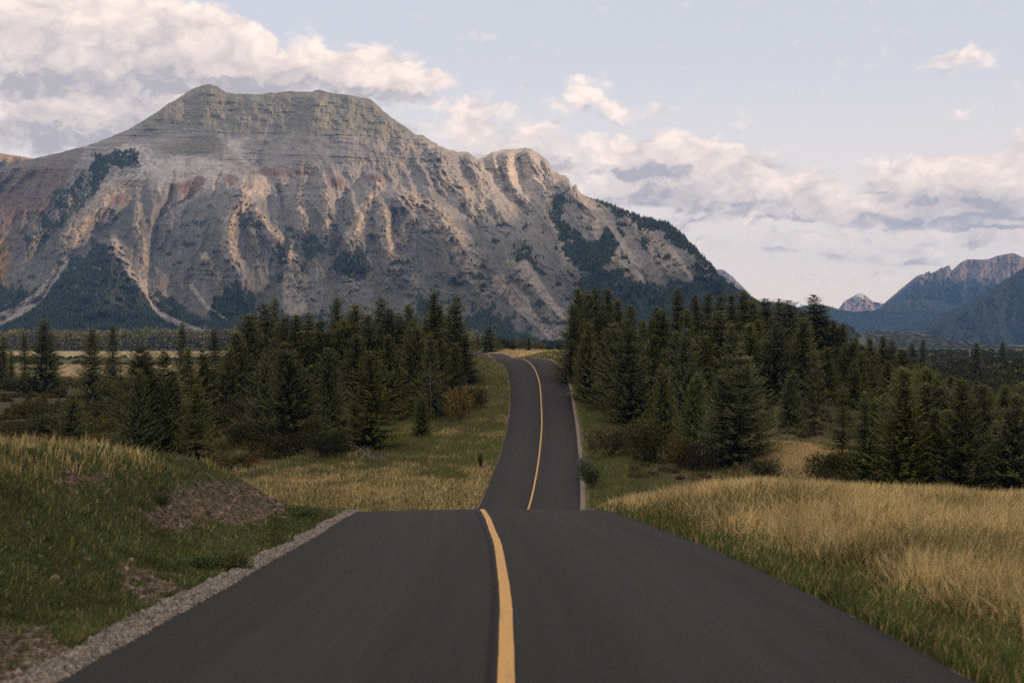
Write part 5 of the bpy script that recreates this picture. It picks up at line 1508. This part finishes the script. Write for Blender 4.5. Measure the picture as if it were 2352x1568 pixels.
ROCKS = [
 (174, 1492, 24, TB, 'upright tan rock standing beside the wider gravel close to the viewer'), (64, 1530, 30, TB, 'tan rock in the near corner behind the round pink one'), (40, 1556, 40, TP, 'rounded pinkish rock, nearest of all in the lower corner'),
 (482, 1345, 34, (.30, .31, .27), 'flat pale greenish rock lying against the gravel shoulder'), (443, 1361, 24, TG, 'grey rock beside the flat greenish one, on the side nearer the viewer'), (512, 1325, 28, TG, 'grey rock just beyond the flat greenish one'),
 (375, 1386, 24, TG, 'grey rock below a bare earth hollow by the gravel'), (372, 1367, 26, TB, 'tan rock lying in the bare earth hollow by the gravel'), (609, 1275, 30, TP, 'pale slab at the grass edge where the shoulder narrows'),
 (199, 1289, 24, TB, 'tan stone half sunk in turf low on the bank'), (418, 1330, 24, TP, 'small pink stone high in the bare earth above the greenish rock'), (490, 1358, 26, TP, 'pinkish stone on the asphalt side of the flat greenish rock'),
 (244, 1345, 24, TG, 'small grey stone in the turf of the lower bank'), (125, 1334, 26, TB, 'brownish stone far up the bank near the picture edge'), (152, 1088, 20, TG, 'pale stone in the grass high on the mound'), (300, 1290, 22, TP, 'pink stone in a worn streak of the bank'), (330, 1395, 22, TB, 'small tan stone between turf and gravel'),
]
for i, (u_, v_, wpx, tn_, lab) in enumerate(ROCKS):
    x, y = cast(u_, v_, 5)
    o = link('rock', stone_mesh(1000 + i, tn_), m_stone)
    s = wpx * y / F / 2.0
    o.location = (x, y, gz(x, y) + s * .22); o.scale = (s, s, s * 1.1); o.rotation_euler = (rngT.uniform(-.3, .3), rngT.uniform(-.3, .3), rngT.uniform(0, 6.28))
    tag(o, lab, 'rock', 'rocks along the near left shoulder')
for i, (u_, d_, wpx, lab) in enumerate([(1101, 345, 9, 'pale boulder at the foot of the bushy line, farther one of a pair'), (1107, 335, 10, 'pale pink boulder at the foot of the bushy line, nearer one of a pair'), (1141, 285, 7, 'white boulder beside the asphalt just past the far crest')]):
    x = (u_ - CX) / F * d_; s = wpx * d_ / F / 1.6
    o = link('rock', stone_mesh(1100 + i, (.46, .41, .37)), m_stone)
    o.location = (x, d_, gz(x, d_) + s * .45); o.scale = (s, s, s)
    tag(o, lab, 'rock', 'boulders beyond the far crest')

# loose stones of the shoulder: countless
def pebbles(label, n, seed):
    r = np.random.default_rng(seed)
    y = 7 * (50 / 7) ** r.random(n)
    f = r.random(n); w_ = wl_(y) + .06
    dx_ = -(HALF + .04 + w_ * f ** 1.1)
    x = road_x(y) + dx_
    z = ground_z(x, y) + .035
    s = .007 + .030 * r.random(n) ** 3.2
    base = np.array([[1, 0, 0], [0, 1, 0], [-1, 0, 0], [0, -1, 0], [.1, .1, .75], [0, 0, -.6]], float)
    ang_ = r.uniform(0, 6.28, n); ca, sa = np.cos(ang_), np.sin(ang_)
    B = base[None] * (s[:, None, None] * r.uniform(.6, 1.3, (n, 6, 1)))
    V = np.stack([B[..., 0] * ca[:, None] - B[..., 1] * sa[:, None] + x[:, None], B[..., 0] * sa[:, None] + B[..., 1] * ca[:, None] + y[:, None], B[..., 2] + z[:, None]], -1)
    fc = np.array([[0, 1, 4], [1, 2, 4], [2, 3, 4], [3, 0, 4], [1, 0, 5], [2, 1, 5], [3, 2, 5], [0, 3, 5]])
    F_ = ((np.arange(n) * 6)[:, None, None] + fc[None]).reshape(-1, 3)
    tn_ = pick(r, n, [np.array(TG) * 1.1, np.array(TB), np.array(TP), np.array((.13, .12, .11))], [3, 2, 2, 2])
    me = mesh_np('loose_gravel', V.reshape(-1, 3), [F_], False, np.repeat(tn_, 6, 0))
    tag(link('loose_gravel', me, m_stone), label, 'gravel', kind='stuff')
pebbles('loose stones lying on the near left shoulder', 30000, 951)
def clods(label, n, seed):
    r = np.random.default_rng(seed)
    x, y, r = sample(n, 6.5, 48, lambda y: (-.50 * y, road_x(y) - 3.8), seed)
    k_ = r.random(n) < soil_bare(x, y, ground_z(x, y)) * .8 + .012
    x, y = x[k_], y[k_]; n = len(x)
    z = ground_z(x, y) + .005
    s = (.006 + .034 * r.random(n) ** 4) * (1 + y / 60)
    v0 = r.normal(0, 1, (n, 8, 3)); v0 /= np.linalg.norm(v0, axis=2)[..., None]
    base = np.array([[1, 1, -.5], [-1, 1, -.5], [-1, -1, -.5], [1, -1, -.5], [.7, .6, .6], [-.6, .7, .5], [-.7, -.6, .6], [.6, -.7, .5]])
    V = (base[None] + v0 * .35) * s[:, None, None] + np.stack([x, y, z], 1)[:, None]
    fc = np.array([[4, 5, 6, 7], [0, 4, 7, 3], [1, 5, 4, 0], [2, 6, 5, 1], [3, 7, 6, 2]])
    F_ = ((np.arange(n) * 8)[:, None, None] + fc[None]).reshape(-1, 4)
    tn_ = pick(r, n, [np.array((.155, .108, .080)), np.array((.20, .145, .11)), np.array(TP) * .7, np.array((.085, .062, .045))], [3, 2, 1.2, 2])
    me = mesh_np('loose_earth', V.reshape(-1, 3), [F_], False, np.repeat(tn_, 8, 0))
    tag(link('loose_earth', me, m_stone), label, 'earth', kind='stuff')
clods('stony clods of earth on the worn places of the near left bank', 190000, 953)

def dead_limbs(name, seed, base, limbs, parts_name='limb'):
    """bleached fallen boughs: crooked limbs that fork into twigs"""
    r = np.random.default_rng(seed)
    e = bpy.data.objects.new(name, None); COL.objects.link(e); e.location = base
    def grow(p, d, L, rad, lev, out_):
        n_ = 6; pts = [np.array(p, float)]; dd = np.array(d, float)
        for k in range(n_):
            dd = dd + r.normal(0, .26, 3); dd /= np.linalg.norm(dd)
            q_ = pts[-1] + dd * L / n_
            q_[2] = max(q_[2], .03)
            pts.append(q_)
        out_.append(tube(np.array(pts), np.linspace(rad, rad * .35, n_ + 1), 5))
        if lev > 0:
            for k in range(int(r.integers(3, 6))):
                i_ = int(r.integers(1, n_ + 1)); d2 = dd + r.normal(0, .75, 3); d2 /= np.linalg.norm(d2)
                grow(pts[i_], d2, L * r.uniform(.35, .6), rad * .5, lev - 1, out_)
    for (d, L, rad) in limbs:
        ps = []; grow((r.normal(0, .1), r.normal(0, .1), .1), d, L, rad, 2, ps)
        v, f = join(ps)
        link(parts_name, mesh_np(parts_name, v, [f], True, np.array([.27, .255, .24]) + 0 * v), m_dead, e)
    return e
x, y = cast(866, 1052, 60)
tag(dead_limbs('fallen_branches', 5, (x, y - 1.5, gz(x, y)), [((-.8, 0, .30), 2.2, .034), ((-.3, 0, .9), 1.9, .034), ((.8, -.1, .15), 1.9, .03), ((.1, -.3, .05), 1.6, .03), ((-.7, -.2, .1), 1.9, .03)]), 'bleached grey fallen branches sprawled in the grass under the yellow green spruce', 'dead branches')
x, y = cast(458, 1052, 60)
tag(dead_limbs('fallen_branches', 9, (x, y - 1.0, gz(x, y)), [((-.3, 0, .8), 1.8, .035), ((.4, 0, .5), 1.5, .03), ((-.6, 0, .3), 1.4, .03)]), 'small spray of bleached twigs poking up behind the grassy mound', 'dead branches')
def snag(u_, vb, hpx, label, seed, boughs, tone, rad):
    x, y = cast(u_, vb, 60); h = hpx * y / F
    r = np.random.default_rng(seed)
    e = bpy.data.objects.new('dead_tree', None); COL.objects.link(e); e.location = (x, y, gz(x, y) - .05)
    zz = np.linspace(0, h, 8)
    v, f = tube(np.stack([.05 * np.sin(zz), .04 * np.cos(zz * 1.3), zz], 1), np.linspace(rad, rad * .2, 8), 7)
    link('trunk', mesh_np('trunk', v, [f], True, np.asarray(tone) + 0 * v), m_bark, e)
    for k in range(boughs):
        z_ = h * r.uniform(.12, .92); a = r.uniform(0, 6.28); L = r.uniform(.7, 1.5) * h / 5
        f_ = np.linspace(0, 1, 6)
        pts = np.stack([np.cos(a) * L * f_, np.sin(a) * L * f_, z_ + .25 * L * np.sin(f_ * 2.2) - .55 * L * f_ ** 2], 1)
        v, f = tube(pts, np.linspace(.02, .006, 6), 4)
        link('bough', mesh_np('bough', v, [f], True, np.array([.26, .24, .22]) + 0 * v), m_dead, e)
    return tag(e, label, 'dead tree')
snag(989, 962, 130, 'bare grey trunk with drooping dead boughs in front of the left grove near the road', 21, 26, (.20, .15, .115), .10)
snag(808, 1058, 66, 'thin bare dark stem standing in the brown brush at the meadow edge', 22, 5, (.07, .05, .04), .04)

# pale utility pole on the brush flat
def pole():
    d_ = 800.0
    x = (2227.6 - CX) / F * d_; zt = (CY - 803) / F * d_
    zb = gz(x, d_)
    e = bpy.data.objects.new('utility_pole', None); COL.objects.link(e); e.location = (x, d_, zb)
    H_ = zt - zb
    m_, t_ = new_mat('pole_wood')
    nz_ = t_.noise(t_.n('ShaderNodeTexCoord').outputs['Object'], 3.0, 5.0, .6).outputs[0]
    out(t_, t_.n('ShaderNodeBsdfPrincipled', Base_Color=t_.mix(nz_, (.30, .28, .25), (.48, .45, .41)), Roughness=.8).outputs[0])
    v, f = tube(np.array([[0, 0, -.3], [0, 0, H_ * .5], [0, 0, H_]]), [.30, .28, .24], 10)
    link('post', mesh_np('post', v, [f], True), m_, e)
    v, f = tube(np.array([[-1.0, 0, H_ * .90], [0, 0, H_ * .90], [1.0, 0, H_ * .90]]), [.12, .12, .12], 8)
    link('crossarm', mesh_np('crossarm', v, [f], True), m_, e)
    for s_ in (-.85, .85):
        v, f = tube(np.array([[s_, 0, H_ * .90 + .06], [s_, 0, H_ * .90 + .18], [s_, 0, H_ * .90 + .3]]), [.05, .07, .04], 8)
        link('insulator', mesh_np('insulator', v, [f], True), m_, e)
    tag(e, 'pale wooden utility pole on the brush flat beside a lone dark spruce', 'utility pole')
pole()
# dark weed standing by itself in the meadow, and a fresh yellow green clump on the near bank
shrub_at(1103, 1076, 14, 32, 'dark', 0, 'slim dark weed clump standing alone in the meadow beside the road', None, name='weed_clump', cat='weed')
def clump(u_, v_, wpx, hpx, kind, label, var=1):
    x, y = cast(u_, v_, 6)
    place_shrub(kind, var, x, y, wpx * y / F / 2.0, hpx * y / F / 1.25, label, 'leafy weeds on the near left bank', 'weed_clump', 'weed')
clump(545, 1310, 70, 60, 'weed', 'yellow green leafy weed on the near bank above the gravel', 0)
clump(480, 1310, 110, 50, 'weed', 'dark green leafy clump next to the yellow green weed on the near bank')
clump(370, 1160, 80, 40, 'weed', 'leafy clump on the mound above the bare pink earth')
clump(690, 1190, 100, 32, 'weed', 'bright green clump where the mound meets the shoulder near the crest')

# ================================================================== air
m_haze, t = new_mat('evening_haze')
pv = t.n('ShaderNodeVolumePrincipled')
pv.inputs['Color'].default_value = (.24, .50, 1.0, 1)
pv.inputs['Density'].default_value = HAZE
pv.inputs['Anisotropy'].default_value = .0
o_ = t.n('ShaderNodeOutputMaterial')
t.t.links.new(pv.outputs[0], o_.inputs['Volume'])
x0, x1, y0, y1, z0, z1 = -8200, 8200, -3000, 11400, -60, 740
V8 = np.array([(x, y, z) for z in (z0, z1) for y in (y0, y1) for x in (x0, x1)], float)
me = mesh_np('haze', V8, [np.array([[0, 2, 3, 1], [4, 5, 7, 6], [0, 1, 5, 4], [2, 6, 7, 3], [0, 4, 6, 2], [1, 3, 7, 5]])])
tag(link('haze', me, m_haze), 'thin blue evening haze filling the valley air', 'haze', kind='stuff')

# unseen cloud shape added off to the sunward side to shade the upper face
rngc = np.random.default_rng(9)
cs = []
for k in range(26):
    p_ = rngc.normal(0, 1, 3) * np.array([120, 40, 26]); cs.append((p_, rngc.uniform(60, 105) * (1 - .3 * min(1, abs(p_[0]) / 260))))
th = np.linspace(0, math.pi, 40); ph = np.linspace(0, 2 * math.pi, 80, endpoint=False)
T_, P_ = np.meshgrid(th, ph, indexing='ij')
dv = np.stack([np.sin(T_) * np.cos(P_), np.sin(T_) * np.sin(P_), np.cos(T_)], -1)
rad = np.full(T_.shape, 40.0)
for p_, r_ in cs:
    b_ = dv @ p_; disc = b_ * b_ - p_ @ p_ + r_ * r_
    rad = np.maximum(rad, np.where(disc > 0, b_ + np.sqrt(np.maximum(disc, 0)), 0))
rad = rad * (1 + .10 * fbm(dv[..., 0] * 4 + 3, dv[..., 2] * 4 + dv[..., 1] * 3, 4, 77))
pv_ = dv * rad[..., None]; pv_[..., 2] = np.maximum(pv_[..., 2], -52 + 8 * fbm(pv_[..., 0] / 60, pv_[..., 1] / 60, 3, 78))
nt, npn = T_.shape
i = np.arange(nt - 1)[:, None] * npn + np.arange(npn)[None, :]; j = np.arange(nt - 1)[:, None] * npn + (np.arange(npn)[None, :] + 1) % npn
q = np.stack([i.ravel(), (i + npn).ravel(), (j + npn).ravel(), j.ravel()], 1)
m_cl, t = new_mat('shade_cloud_white')
out(t, t.n('ShaderNodeBsdfDiffuse', Color=(.82, .80, .79, 1)).outputs[0])
o = link('cloud', mesh_np('cloud', pv_.reshape(-1, 3), [q], True), m_cl)
tgt = np.array([-560.0, 2760.0, 440.0]) + sdir / math.hypot(sdir[0], sdir[1]) * 5000
o.location = tuple(tgt); o.rotation_euler = (0, 0, math.atan2(sdir[0], -sdir[1])); o.scale = (1.0, 1.0, 1.8)
tag(o, 'unseen cloud shape added to shade the summit of the mountain', 'cloud', kind='structure')
